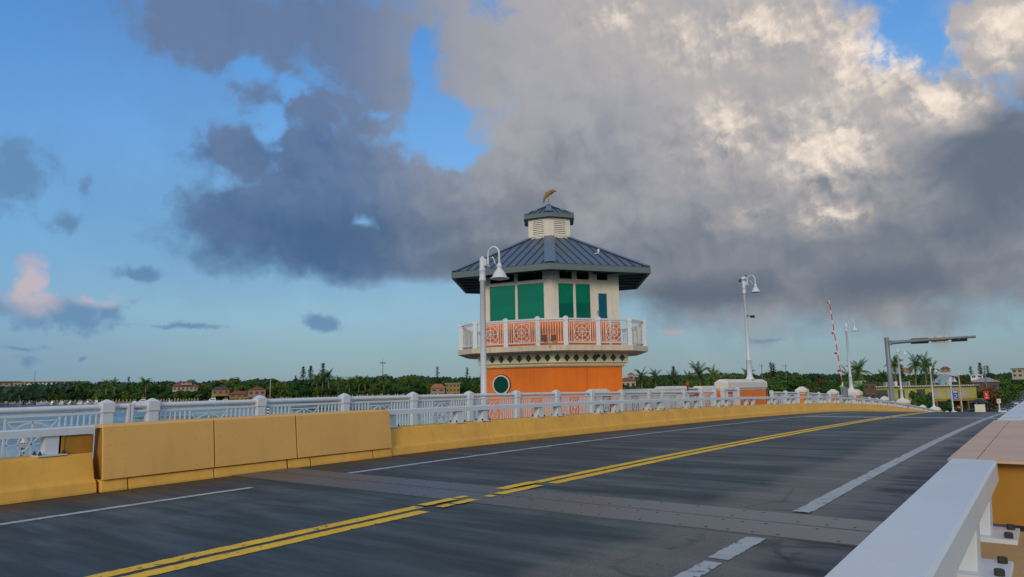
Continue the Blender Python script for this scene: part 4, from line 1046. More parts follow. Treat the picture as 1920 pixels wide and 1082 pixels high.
parapet(-17.4, -16.9, 40.8, 43.6, zAt(1330, 723.5, 46), 'white parapet block left of the large lamp pedestal', .08)
sg = thing('gate_signal', 'red pedestrian gate signal with black stem above red-topped white boxes', 'gate signal', (-14.2, 32.6, road(32.6)))
m = MB(); m.tube([(0, 0, 1.25), (0, 0, 1.55)], .03, 8); m.tube([(0, 0, 1.42), (.45, .2, 1.42)], .03, 6); m.build('stem', M_black, sg)
m = MB(); m.lathe([(.001, 1.5), (.07, 1.54), (.09, 1.64), (.07, 1.75), (.001, 1.8)], seg=12); m.build('lamp', M_redw, sg)
m = MB(); m.box(-.55, -.25, -.2, .2, .2, 1.15); m.box(.1, .45, -.2, .2, .2, 1.1); m.build('box', M_cream2, sg, bevel=.02)
m = MB(); m.box(-.57, -.23, -.22, .22, 1.152, 1.24); m.box(.08, .47, -.22, .22, 1.102, 1.2); m.build('box_top', M_redw, sg)

# channel markers in the water behind the railing
p = atZ(42, 850, WZ)
t = thing('channel_marker', 'striped channel marker with yellow lamp in the water at the left edge', 'channel marker', (p.x*1.0, p.y*1.0, WZ))
for dx in (-.45, .55):
    for k in range(6): MB().box(dx-.09, dx+.09, -.09, .09, -.5+k*.35, -.5+k*.35+.345).build('stripe', M_black if k % 2 else M_cream2, t)
m = MB(); m.box(-.7, .8, -.2, .2, 1.62, 1.9); m.box(-.4, .5, -.15, .15, 1.9, 2.7); m.build('platform', M_cream, t)
m = MB(); m.box(-.75, -.5, -.2, .2, 2.0, 2.7); m.build('battery_box', M_black, t)
m = MB(); m.lathe([(.18, 2.7), (.22, 2.8), (.16, 3.0), (.001, 3.05)], seg=12); m.build('lamp', M_yellow, t)
m3 = atZ(501, 795, WZ)
t = thing('gauge_board', 'black and white height gauge board on a piling behind the railing', 'gauge board', (m3.x, m3.y, WZ))
MB().lathe([(.2, -1), (.2, 5.2), (.001, 5.25)], seg=10).build('pile', M_wood, t)
hgt = zAt(501, 762, sqrt(m3.x**2+m3.y**2))-WZ
sc_ = sqrt(m3.x**2+m3.y**2)/F_PX
for k in range(6):
    for c_ in (0, 1):
        m = MB(); w_ = 7*sc_; z1_ = hgt-k*2.6*sc_
        m.box((c_-1)*w_, c_*w_-.02, -.3, -.24, z1_-2.6*sc_, z1_-.02); m.build('chequer', M_black if (k+c_) % 2 else M_hull, t)

# ================================================================= vegetation
def leafball(m, c, r, n, size, rnd, flat=1.0):
    for _ in range(n):
        while True:
            v = Vector((rnd.uniform(-1, 1), rnd.uniform(-1, 1), rnd.uniform(-1, 1)))
            if .25 < v.length < 1: break
        v = v.normalized()*(rnd.random()**.4)
        p = Vector((c[0]+v.x*r, c[1]+v.y*r, c[2]+v.z*r*flat))
        n_ = (v+Vector((rnd.uniform(-.6, .6), rnd.uniform(-.6, .6), rnd.uniform(-.2, .9)))).normalized()
        a = n_.orthogonal().normalized(); b = n_.cross(a); s = size*rnd.uniform(.6, 1.3); t0 = rnd.uniform(0, pi); a, b = (a*cos(t0)+b*sin(t0))*s, (b*cos(t0)-a*sin(t0))*s*.6
        m.quad(p-a-b*.2, p-b, p+a+b*.2, p+b)
def broadleaf(seed, mat, lobes=9, n=170, size=.05, flat=.75):
    """unit tree: height about 1, crown radius about .45"""
    rnd = random.Random(seed); t = thing('broadleaf_tree', '', 'tree')
    m = MB(); m.tube([(0, 0, -.1), (0, 0, .2), (rnd.uniform(-.03, .03), 0, .45)], [.035, .028, .018], 6)
    lob = []
    for k in range(lobes):
        a = 2*pi*k/lobes+rnd.uniform(-.4, .4); rr = rnd.uniform(.08, .34) if k else 0; z = rnd.uniform(.42, .82) if rr < .25 else rnd.uniform(.32, .66)
        lob.append((rr*cos(a), rr*sin(a), z, rnd.uniform(.13, .24)))
    for x, y, z, r in lob: m.tube([(0, 0, .25), (x*.5, y*.5, z*.7), (x, y, z)], [.018, .012, .006], 5, cap=False)
    m.build('trunk', M_trunk, t)
    m = MB()
    for x, y, z, r in lob: leafball(m, (x, y, z), r, n, size, rnd, flat)
    leafball(m, (0, 0, .28), .34, int(n*1.2), size, rnd, .8)
    m.build('crown', mat, t); return t
def conifer(seed, w=.16, n=900, taper=1.0, gap=0.0):
    rnd = random.Random(seed); t = thing('norfolk_pine', '', 'tree')
    m = MB(); m.tube([(0, 0, -.05), (0, 0, .98)], [.014, .004], 6); m.build('trunk', M_trunk, t)
    m = MB()
    for k in range(n):
        z = rnd.uniform(.12, 1.0); tier = 1 if (int(z*22) % 2 or gap == 0) else 1-gap
        rr = w*(1-z)**(.55*taper)*tier*rnd.random()**.5*(1+.25*sin(z*31+seed)); a = rnd.uniform(0, 2*pi); p = Vector((rr*cos(a), rr*sin(a), z))
        d = Vector((cos(a), sin(a), rnd.uniform(-.1, .5)))*.045; s = Vector((-sin(a), cos(a), rnd.uniform(-.3, .3)))*.013
        m.quad(p-d*.4, p+s, p+d, p-s)
    m.build('crown', M_pine, t); return t
def palm(seed, nf=22, fl=.36, royal=False, lean=.04):
    rnd = random.Random(seed); t = thing('palm_tree', '', 'palm')
    H = .80
    m = MB(); m.tube([(0, 0, -.05), (lean*.3, 0, .3), (lean, 0, .6), (lean*1.5, 0, H)], [.026, .018, .015, .014], 7); m.build('trunk', M_ptrunk, t)
    m = MB(); c = Vector((lean*1.5, 0, H))
    for k in range(nf):
        a = 2*pi*k/nf*2.4+rnd.uniform(-.2, .2); up0 = rnd.uniform(-.35, 1.25); L = fl*rnd.uniform(.8, 1.1)
        pts = []; d = Vector((cos(a)*cos(up0), sin(a)*cos(up0), sin(up0))); p = c.copy()
        S_ = 8
        for i in range(S_+1):
            pts.append(p.copy()); p = p+d*(L/S_); d = (d+Vector((0, 0, -.17))).normalized()
        side = Vector((-sin(a), cos(a), 0))
        for i in range(S_):
            wid = .085*fl/.36*sin(pi*min(1, (i+.7)/S_))**.6
            for s in (-1, 1):
                for h in (0, .5):
                    q0 = pts[i].lerp(pts[i+1], h); q1 = pts[i].lerp(pts[i+1], h+.42)
                    tip = q0+side*s*wid+Vector((0, 0, -wid*.55))+(pts[i+1]-pts[i])*.6
                    m.add([q0, q1, tip], [(0, 1, 2)])
    m.build('crown', M_palm, t)
    m = MB()
    for k in range(10):
        a = rnd.uniform(0, 2*pi); d = Vector((cos(a)*.07, sin(a)*.07, -.14)); s = Vector((-sin(a), cos(a), 0))*.02; m.add([c+s, c-s, c+d], [(0, 1, 2)])
    m.build('dead_fronds', M_rust, t)
    return t
TB = [broadleaf(1, M_leaf), broadleaf(2, M_leaf, 11), broadleaf(3, M_leafy, 8), broadleaf(4, M_leaf, 7, 200, .05, .9), broadleaf(5, M_leafy, 10), broadleaf(6, M_leaf, 12, 150, .045, .6)]
TBR = broadleaf(8, M_rust, 7, 120)
TC = [conifer(1, .17, 1100), conifer(2, .15, 900, .8, .5), conifer(3, .11, 600, .6, .6)]
TP = [palm(1), palm(2, 26, .33), palm(3, 20, .42, lean=-.05)]
used = set()
def place(proto, x, dist, h, label, group, z=LZ, wide=1.0, ytop=None, rnd=random):
    """x: picture column it stands in; dist: metres away; h: height in metres"""
    p = atDist(x, dist, z)
    if ytop is not None: h = zAt(x, ytop, dist)-z
    h = max(h, 2)
    rz = rnd.uniform(0, 6.28)
    if proto.name not in used:
        used.add(proto.name); o = proto; o.location = p; o.rotation_euler = (0, 0, rz); o.scale = (h*wide, h*wide, h); o['label'] = label; o['group'] = group
    else: o = dup(proto, p, rz, (h*wide, h*wide, h), label, group)
    return o
# skyline of the far shore (picture column, row of tree tops)
skyL = [(-60, 722), (40, 722), (60, 718), (150, 714), (200, 716), (240, 715), (330, 713), (380, 714), (430, 712), (480, 709), (540, 711), (600, 708), (660, 709), (720, 704), (780, 703), (830, 705), (900, 704), (960, 705)]
shoreD = [(x, d+42) for x, d in dockD]
rnd = random.Random(21)
GL = 'trees in the wood along the far left shore'
for row, (off, hs) in enumerate(((3, .66), (40, .9), (95, 1.0), (150, 1.05))):
    x = -50+row*7
    while x < 955:
        D_ = interp(x, shoreD)+off; top = interp(x, skyL)
        full = zAt(x, top, D_)-LZ
        h = full*hs*rnd.uniform(.72, 1.10); 
        if row == 0: h *= rnd.uniform(.7, 1.0)
        pr_ = TB[rnd.randrange(6)]
        place(pr_, x, D_, h, 'dense green tree in the wood along the far left shore', GL, wide=rnd.uniform(.95, 1.3), rnd=rnd)
        x += h*.72*F_PX/D_*rnd.uniform(.75, 1.05)*(1.0 if row else 1.25)
for x, yt, k, lab in ((568, 688, 0, 'tall dark pine with a ragged crown, left of two others on the far shore'), (582, 686, 0, 'tall pointed dark pine in the middle of three on the far shore'), (605, 681, 1, 'tallest narrow pine of three on the far shore'), (820, 687, 2, 'narrow lone pine rising above the wood left of the tower'), (876, 689, 2, 'ragged dark pine just left of the lamp pole'), (241, 706, 2, 'small pine tip above the wood at the far left'), (554, 704, 2, 'tiny pine tip left of the three tall pines'), (903, 697, 1, 'dark pine behind the lamp pole')):
    D_ = interp(x, shoreD)+40; place(TC[k], x, D_, 0, lab, 'pines above the far left wood', ytop=yt, wide=1.0, rnd=rnd)
PLAB = {618: 'tallest palm, standing clear right of the three tall pines', 603: 'palm right below the narrowest tall pine', 592: 'palm between the pointed pine and the narrowest pine', 672: 'palm left of the middle of the long dock with piles', 686: 'palm above the middle of the long dock, right of a similar one', 655: 'leaning palm some way right of the tallest palm', 633: 'palm just right of the tallest palm on the shore', 765: 'pale-trunked palm above the dock crowded with piles', 740: 'short low palm left of another at the waterline', 755: 'short low palm at the waterline below the pale-trunked palm', 200: 'palm above the first cruiser, left of a twin', 216: 'palm above the pale-pile dock, left of the small pine tip', 275: 'palm above the large cruiser at the left', 700: 'palm left of the antenna tower', 720: 'palm right at the foot of the antenna tower', 150: 'palm at the right end of the marina'}
for x, yt, k in ((618, 694, 0), (603, 700, 1), (592, 703, 2), (672, 705, 1), (686, 706, 0), (655, 708, 2), (633, 706, 0), (765, 708, 1), (740, 720, 2), (755, 722, 0), (200, 712, 1), (216, 711, 0), (275, 710, 2), (700, 709, 1), (720, 708, 0), (150, 716, 2)):
    D_ = interp(x, shoreD)+5; place(TP[k], x, D_, 0, PLAB[x], 'palms on the far left shore', ytop=yt, rnd=rnd)
for i, x in enumerate((322, 330, 338, 346, 354, 362, 371)):
    place(TB[i % 6], x, interp(x, dockD)+34, 0, 'low green tree in front of the red-roofed house on the far left shore', 'low trees in front of the red-roofed house', ytop=730+(i*5) % 3, wide=1.3, rnd=rnd)
# right-hand wood
skyR = [(1150, 712), (1185, 706), (1250, 702), (1300, 703), (1350, 697), (1400, 700), (1450, 696), (1500, 697), (1560, 701), (1620, 700), (1680, 700), (1740, 701), (1800, 703), (1860, 700), (1990, 697)]
GR = 'trees in the wood on the right bank'
for row, (D0, hs, dy) in enumerate(((240, 1, 21), (270, 1, 14), (330, 1, 7), (430, 1, 1), (560, 1, -1))):
    x = 1125+row*9
    while x < 1990:
        D_ = D0*rnd.uniform(.96, 1.05)
        if row < 2 and x > 1590: D_ += 90
        top = interp(x, skyR)+dy*rnd.uniform(.5, 1.2)+rnd.uniform(-2, 3); h = max(4, zAt(x, top, D_)-LZ)
        lateral = 1
        p = atDist(x, D_, LZ)
        if not (-15 < p.x < 3):
            place(TB[rnd.randrange(6)] if rnd.random() > .06 else TBR, x, D_, h, 'bushy green tree in the wood on the right bank', GR, wide=rnd.uniform(.9, 1.25), rnd=rnd)
        x += h*.75*F_PX/D_*rnd.uniform(.75, 1.1)
PLR = {(1204, 693): 'first palm right of the tower, above the red-roofed building', (1230, 693): 'second palm right of the tower', (1313, 684): 'large palm with upright fronds left of the big pedestal', (1336, 689): 'palm just right of the largest upright-fronded one', (1400, 690): 'palm directly behind the second lamp pole', (1290, 697): 'palm left of the largest upright-fronded one', (1262, 699): 'palm below the broad dark pine', (1608, 679): 'big palm crown right behind the gate lamp', (1590, 690): 'palm left of the gate lamp pole', (1655, 695): 'palm just left of the overhead mast', (1300, 712): 'low palm left of the large orange pedestal', (1330, 715): 'low palm closest to the left end of the large pedestal cap', (1440, 712): 'low palm right of the large orange pedestal', (1520, 716): 'low palm between the two small orange posts'}
for x, yt, D_, k in ((1204, 693, 260, 0), (1230, 693, 270, 1), (1313, 684, 215, 2), (1336, 689, 225, 0), (1400, 690, 260, 1), (1290, 697, 230, 1), (1262, 699, 300, 2), (1608, 679, 230, 2), (1590, 690, 235, 0), (1655, 695, 260, 1), (1300, 712, 200, 0), (1330, 715, 200, 1), (1440, 712, 210, 2), (1520, 716, 210, 0)):
    place(TP[k], x, D_, 0, PLR[(x, yt)], 'palms on the right bank', ytop=yt, wide=.7, rnd=rnd)
for x, yt, D_, k, lab in ((1681, 668, 235, 1, 'tall royal palm just right of the overhead mast'), (1716, 667, 245, 0, 'tallest royal palm, left of the pair above the yellow building'), (1737, 668, 250, 0, 'royal palm right of the tallest one above the yellow building'), (1753, 678, 255, 1, 'shorter royal palm behind the fifth lamp'), (1612, 722, 175, 2, 'small palm in front of the light green roof')):
    place(TP[k], x, D_, 0, lab, 'royal palms by the yellow building', ytop=yt-2, wide=.55, rnd=rnd)
for x, yt, D_, k, lab in ((1448, 679, 400, 2, 'slim dark pine left of its twin above the right-hand wood'), (1453, 681, 400, 2, 'slim dark pine right of its twin above the right-hand wood'), (1264, 687, 420, 0, 'broad dark pine above the wood right of the tower'), (1841, 680, 500, 1, 'tall dark pine on the skyline at far right'), (1823, 686, 520, 2, 'small pine on the skyline left of the tall one at far right'), (1855, 685, 520, 2, 'small pine on the skyline right of the tall one at far right'), (1693, 684, 480, 1, 'pine tip between the mast lamp and the royal palms')):
    place(TC[k], x, D_, 0, lab, 'pines above the right-hand wood', ytop=yt, rnd=rnd)
# bushes round the yellow building and the street trees
for x, yt, D_, k, lab, w in ((1715, 727, 168, 0, 'large round bright green tree in front of the yellow building', .62), (1775, 741, 170, 5, 'smaller dark bush in front of the yellow building', .75), (1737, 733, 172, 3, 'green bush behind the lamp, in front of the yellow building', .6),
    (1876, 716, 260, 1, 'dark round street tree left of the parked cars', .8), (1895, 712, 330, 3, 'dark street tree farther up the street', .8), (1850, 725, 240, 4, 'yellowish bush left of the dark street tree', .9), (1862, 726, 235, 6, 'reddish brown hedge tree by the street', 1.0), (1905, 717, 400, 0, 'far street tree above the parked cars', .9), (1838, 728, 250, 3, 'green bush beside the red banner', .8), (1602, 733, 170, 1, 'green bush below the light green roof', .8), (1630, 745, 160, 2, 'low bush right of the gate lamp', .8)):
    pr_ = TBR if k == 6 else TB[k]
    place(pr_, x, D_, 0, lab, 'bushes and street trees on the right bank', ytop=yt, wide=w, rnd=rnd)
# distant wood beyond both banks: uncountable, one object
m = MB(); rnd = random.Random(5)
for k in range(9000):
    x = rnd.uniform(-150, 2050); D_ = rnd.uniform(1000, 1500) if x < 1000 else rnd.uniform(650, 950)
    top = interp(x, skyL)+2.5 if x < 1000 else interp(x, skyR)+2
    zt = zAt(x, top+4*abs(sin(x*.045)+.6*sin(x*.11+2))/1.6, D_); z = LZ+(zt-LZ)*rnd.random()**.6
    p = atDist(x, D_, z); s = D_*.0042
    a = Vector((rnd.uniform(-1, 1), rnd.uniform(-1, 1), rnd.uniform(-.4, .4)))*s; b = Vector((rnd.uniform(-.3, .3), rnd.uniform(-.3, .3), 1))*s*.7
    m.quad(p-a, p-b, p+a, p+b)
o = m.build('distant_wood', M_pine); tag(o, 'dark wood filling the horizon behind the nearer trees on both banks', 'wood', kind='stuff')

# ================================================================= far buildings
def face_cam(p): return atan2(p.x, -p.y)+pi if False else -atan2(-p.x, p.y)*-1
def house(name, x0, x1, ytop, ybot, D_, wallm, roofm, lab, roof='hip', roofh=.35, depth=.6, wins=3, storeys=1, rot=0, cat='house', flatedge=None):
    """x0..x1, ytop..ybot are where it stands in the picture; D_ metres away"""
    if 200 < x0 < 1000: D_ = interp((x0+x1)/2, dockD)+(30 if ybot > 733 else 43)
    xc = (x0+x1)/2; p = atDist(xc, D_, 0, 730); w = (x1-x0)*D_/F_PX*1.0
    zt = zAt(xc, ytop, D_); zb = max(zAt(xc, ybot, D_), LZ-.2) if ybot < 9000 else LZ
    p.z = 0; dirn = atan2(-p.x, p.y)            # yaw so that local -y looks at the camera
    t = thing(name, lab, cat, p, dirn+rot)
    H = zt-zb; hr = H*roofh; ze = zt-hr; dd = w*depth
    MB().box(-w/2, w/2, 0, dd, zb-1, ze).build('wall', wallm, t)
    o_ = w*.05+.2; A = [(-w/2-o_, -o_), (w/2+o_, -o_), (w/2+o_, dd+o_), (-w/2-o_, dd+o_)]
    m = MB()
    if roof == 'hip':
        k = min(w, dd)*.42; m.prism(A, ze, zt, poly2=[(-w/2+k, k), (w/2-k, k), (w/2-k, dd-k), (-w/2+k, dd-k)])
    elif roof == 'gable':
        m.add([(-w/2-o_, -o_, ze), (w/2+o_, -o_, ze), (0, -o_, zt), (-w/2-o_, dd, ze), (w/2+o_, dd, ze), (0, dd, zt)], [(0, 1, 2), (3, 5, 4), (0, 2, 5, 3), (1, 4, 5, 2), (0, 3, 4, 1)])
    elif roof == 'shed':
        m.add([(-w/2-o_, -o_, ze), (w/2+o_, -o_, ze), (w/2-.1*w, dd*.5, zt), (-w/2+.1*w, dd*.5, zt), (-w/2-o_, dd+o_, ze), (w/2+o_, dd+o_, ze)], [(0, 1, 2, 3), (3, 2, 5, 4), (0, 3, 4), (1, 5, 2), (0, 4, 5, 1)])
    else: m.prism(A, ze, zt)
    m.build('roof', roofm, t)
    if wins:
        sh = (ze-zb)/storeys
        for s_ in range(storeys):
            for k in range(wins):
                xx = -w/2+w*(k+.5)/wins; ww = w/wins*.28; zz = zb+sh*(s_+.30)
                f = MB().box(xx-ww-.06*ww, xx+ww+.06*ww, -.06, -.005, zz-.06, zz+sh*.45+.06).build('window', M_pale, t)
                MB().box(xx-ww, xx+ww, -.10, -.062, zz, zz+sh*.45).build('pane', M_dkwin, f)
    return t
house('apartment_building', -6, 28, 715, 736, 1225, M_yellow if False else M_pale, M_roofred, 'cream apartment block with dark red roof at the left edge of the far shore', 'flat', .12, .5, 5, 3)
house('apartment_building', 27, 37, 718, 735, 1215, M_pale, M_pale, 'small plain cream block right of the red-roofed apartments', 'flat', .08, .7, 2, 3)
house('hotel_building', 53, 122, 714, 727, 1500, M_hull, M_whitec, 'long white low-rise block above the trees at far left', 'flat', .1, .3, 12, 2)
house('hotel_building', 122, 150, 714, 724, 1550, M_hull, M_whitec, 'white block half hidden behind the far left trees', 'flat', .1, .3, 4, 2)
house('house', 328, 366, 716.5, 733, 770, M_pale, M_roofred, 'house with a dark red roof and cream walls among the far left trees', 'hip', .5, .6, 6, 1)
house('house', 341, 357, 715.5, 720, 765, M_pale, M_rooforg, 'small cream upper storey with orange roof on the red-roofed house', 'hip', .4, .5, 2, 1)
house('house', 400, 428, 725, 741, 740, M_yel2, M_roofdk, 'amber house with dark roof behind the docked yachts', 'hip', .35, .6, 3, 1)
house('house', 434, 475, 733, 746, 730, M_yel2, M_roofred, 'low orange waterside pavilion left of the salmon house', 'hip', .45, .5, 4, 1)
house('house', 468, 496, 724.5, 743, 735, M_pink, M_roofred, 'salmon gabled house with dark red roof on the far shore', 'gable', .35, .8, 3, 1)
house('house', 808, 834, 719.5, 736, 775, M_pink, M_rooforg, 'orange-roofed house half hidden by trees left of the tower', 'hip', .5, .6, 2, 1)
house('house', 836, 862, 718, 736, 770, M_yel2, M_pale, 'yellow two-storey house with balconies left of the lamp pole', 'flat', .06, .5, 4, 2)
house('house', 1164, 1192, 708, 730, 330, M_pale, M_roofred, 'cream building with red roof just right of the tower', 'hip', .3, .6, 3, 1)
house('house', 1178, 1190, 698, 716, 345, M_pale, M_rooforg, 'small cream lantern turret with orange roof right of the tower', 'hip', .25, 1, 1, 1)
house('house', 1289, 1304, 712, 724, 300, M_yel2, M_rooforg, 'small orange gabled house peeking from the trees', 'gable', .4, .8, 1, 1)
house('house', 1583, 1624, 714, 735, 235, M_pale, M_roofgrn, 'building with a light green sloping roof behind the gate lamp', 'shed', .55, .6, 2, 1)
house('house', 1622, 1640, 716, 752, 215, M_brick, M_roofdk, 'dark red-brown building beside the overhead mast', 'flat', .05, .8, 2, 2)
house('house', 1757, 1790, 702, 722, 330, M_pale, M_roofgry, 'house with a grey hipped roof behind the yellow building', 'hip', .8, .8, 2, 1)
house('house', 1832, 1866, 708, 732, 300, M_brick, M_roofgry, 'brown house with pale grey hipped roof at the right', 'hip', .35, .8, 3, 1)
house('house', 1826, 1842, 702.5, 709.5, 380, M_hull, M_whitec, 'white flat-roofed block above the brown house', 'flat', .15, .8, 2, 1)
house('house', 1770, 1783, 687, 696, 700, M_pink, M_roofred, 'distant salmon tower-top on the wooded skyline', 'hip', .5, .8, 2, 1)
house('house', 1908, 1935, 690, 708, 500, M_pale, M_wood, 'pale unfinished block at the right edge of the skyline', 'flat', .08, .6, 4, 2)
house('house', 1697, 1712, 689, 697, 600, M_pink, M_pale, 'pale rooftop between the royal palms', 'flat', .2, .6, 0, 1)
# the yellow two-storey building
D_ = 215; xa, xb = 1637, 1832
p0 = atDist(xa, D_+5, LZ, 745); p1 = atDist(xb, D_+25, LZ, 745); L = (p1-p0).length; ang = atan2(p1.y-p0.y, p1.x-p0.x)
zt = zAt((xa+xb)/2, 723, D_+12)
Yb = thing('motel_building', 'long lime-yellow two-storey building with white roof edge and orange lower porch', 'building', p0, ang)
H = zt-LZ
MB().box(0, L, 0, 9, -.5, H-.25).build('wall', M_yellow, Yb)
rf = MB().box(-.5, L+.4, -1.0, 9.5, H-.25, H).build('roof', M_roofgry, Yb)
m = MB(); n = int(L/.75)
for k in range(n): m.box(k*.75-.4, k*.75, -1.06, -1.0, H-.24, H-.02)
m.build('roof_edge_blocks', M_hull, rf)
for k, (a, b) in enumerate(((.02, .14), (.24, .30), (.42, .50), (.56, .66), (.70, .80), (.83, .93))):
    w_ = MB().box(L*a, L*b, -.06, -.01, H*.52, H*.86).build('window', M_pale if k > 2 else M_dkwin, Yb)
    MB().box(L*a+.2, L*b-.2, -.1, -.062, H*.56, H*.82).build('pane', M_dkwin if k < 3 else M_pale, w_)
m = MB(); m.box(0, L*.98, -3.0, 0, H*.44, H*.48); pr2 = m.build('porch_roof', M_yel2, Yb)
m = MB(); m.box(0, L*.98, -3.08, -3.0, H*.40, H*.48)
for k in range(14): m.box(L*.98*k/13-.1, L*.98*k/13+.15, -3.0, -2.8, -.2, H*.44)
m.box(0, L*.62, -3.0, -2.9, -.2, H*.14); m.build('porch_frame', M_yel2, Yb)
MB().box(.3, L-.3, -.04, -.012, 0, H*.42).build('shopfront', M_dkwin, Yb)
for k, (s, w_, h_, mt) in enumerate(((.20, .5, 1.0, M_pale), (.22, .5, 1.1, M_pale), (.255, .6, .9, M_pale), (.29, .7, 1.2, M_whitec), (.36, 1.6, 1.1, M_steel), (.42, .5, 1.2, M_pale), (.74, 1.2, 1.5, M_teal), (.82, .8, 1.6, M_hull))):
    m = MB(); m.box(L*s, L*s+w_, 3, 4, 0.003, h_); o = m.build('roof_vent', mt, None, bevel=.03); o.matrix_world = Matrix.Translation(p0+Vector((0, 0, H))) @ Matrix.Rotation(ang, 4, 'Z')
    m2 = MB(); m2.box(L*s-.05, L*s+w_+.05, 2.95, 4.05, h_+.003, h_+.1); q = m2.build('lid', mt, o)
    tag(o, 'boxy rooftop unit standing on the lime-yellow building', 'rooftop unit', 'rooftop units on the yellow building')
# red banner, direction sign and utility poles
def pole_thing(name, x, yb_, yt_, D_, lab, cat, w=.12, cross=False, mat=M_wood):
    z0 = LZ if yb_ is None else zAt(x, yb_, D_); z1 = zAt(x, yt_, D_); p = atDist(x, D_, z0)
    t = thing(name, lab, cat, p, atan2(-p.x, p.y)); MB().lathe([(w, -.5), (w*.8, z1-z0), (.001, z1-z0+.02)], seg=8).build('pole', mat, t)
    if cross:
        for dz in (.4, 1.1): MB().box(-1.5, 1.5, -.08, .08, z1-z0-dz, z1-z0-dz+.14).build('crossarm', mat, t)
    return t, z1-z0
pole_thing('utility_pole', 1430, None, 683, 420, 'utility pole with crossarm, left of two above the right-hand wood', 'utility pole', .2, True)
pole_thing('utility_pole', 1475, None, 683.5, 430, 'utility pole with crossarm, right of two above the right-hand wood', 'utility pole', .2, True)
t, h = pole_thing('utility_pole', 1849, None, 686, 262, 'dark utility pole standing among the trees at the right', 'utility pole', .22, True)
t, h = pole_thing('tall_pole', 507, None, 709, 740, 'pale pole standing at the far waterline beside the salmon house', 'pole', .35, mat=M_pile)
t, h = pole_thing('cell_tower', 717.5, None, 677, 950, 'slender antenna tower above the wood on the far shore', 'antenna tower', .55, mat=M_steel)
m = MB(); m.box(-4, 4, -.7, .7, h-3.2, h-1.6); m.box(-.2, .2, -.2, .2, h, h+4); m.box(-2, 2, -.5, .5, h-15, h-14.4); m.build('antenna_array', M_steel, t)
t, h = pole_thing('antenna_mast', 64, None, 696, 1700, 'faint distant mast above the far left buildings', 'mast', .6, mat=M_steel)
MB().box(-1.2, 1.2, -.3, .3, h*.7, h*.7+1).build('crossarm', M_steel, t)
t, h = pole_thing('street_light', 1799, None, 704, 200, 'plain pole with a round light in front of the yellow building', 'street light', .16, mat=M_pile)
MB().lathe([(.001, h-.1), (.32, h+.1), (.32, h+.5), (.001, h+.65)], seg=10).build('globe', M_lens, t)
p = atDist(1847, 225, LZ); z0 = zAt(1847, 748, 225)
t = thing('banner', 'red vertical banner with a white mark near the dark street trees', 'banner', p, atan2(-p.x, p.y))
MB().lathe([(.09, -.3), (.07, 7.6), (.001, 7.62)], seg=8).build('pole', M_black, t)
zc = zAt(1847, 741, 225)-LZ; m = MB().box(-.62, .62, -.16, -.12, zc-1.1, zc+1.1); m.build('cloth', M_redw, t)
m = MB(); m.bar((-.18, -.18, zc+.45), (.2, -.18, zc-.25), .16, .03, up=(0, 1, 0)); m.box(-.35, .35, -.18, -.165, zc-.75, zc-.6); m.build('mark', M_hull, t)
p = atDist(1869, 180, LZ); zs = zAt(1869, 752, 180)-LZ
t = thing('street_sign', 'small cream sign on a white post at the end of the bridge', 'sign', p, atan2(-p.x, p.y))
MB().box(-.12, .12, -.12, .12, -.3, zs-.5).build('post', M_white, t); MB().box(-.35, .35, -.16, -.13, zs-.45, zs+.45).build('board', M_cream, t)
m = MB(); m.bar((-.2, -.18, zs), (.2, -.18, zs), .08, .02, up=(0, 1, 0)); m.bar((-.2, -.18, zs+.2), (.2, -.18, zs+.2), .05, .02, up=(0, 1, 0)); m.build('mark', M_rust if False else M_brick, t)
p = atDist(1792, 185, LZ); zs = zAt(1792, 764, 185)-LZ
t = thing('stop_sign', 'small round red sign in front of the orange porch', 'sign', p, atan2(-p.x, p.y))
MB().box(-.05, .05, -.05, .05, -.3, zs-.4).build('post', M_steel, t); m = MB(); m.tube([(0, -.08, zs), (0, -.05, zs)], .42, 8); m.build('plate', M_redw, t)
MB().box(-.25, .25, -.12, -.09, zs-.06, zs+.06).build('mark', M_hull, t)
# cafe umbrella, small cabinets, fence
p = atDist(1832, 205, LZ); t = thing('cafe_umbrella', 'dark patio umbrella canopy beside the orange porch', 'umbrella', p)
zu = zAt(1832, 747, 205)-LZ
MB().lathe([(.05, -.2), (.05, zu)], seg=6).build('pole', M_steel, t); MB().lathe([(2.2, zu-1.0), (1.2, zu-.4), (.001, zu)], seg=8, smooth=False).build('canopy', M_black, t)
for x, lab in ((1828, 'cream utility cabinet left of its pair by the street'), (1837, 'cream utility cabinet right of its pair by the street')):
    p = atDist(x, 195, LZ); zt_ = zAt(x, 759, 195)-LZ; w_ = 8*195/F_PX/2
    t = thing('utility_cabinet', lab, 'cabinet', p, atan2(-p.x, p.y), group='cabinets by the street'); MB().box(-w_+.05, w_-.05, 0, 1, -.2, zt_).build('body', M_cream, t, bevel=.05); MB().box(-w_, w_, -.05, 1.05, zt_+.002, zt_+.1).build('lid', M_cream2, t)

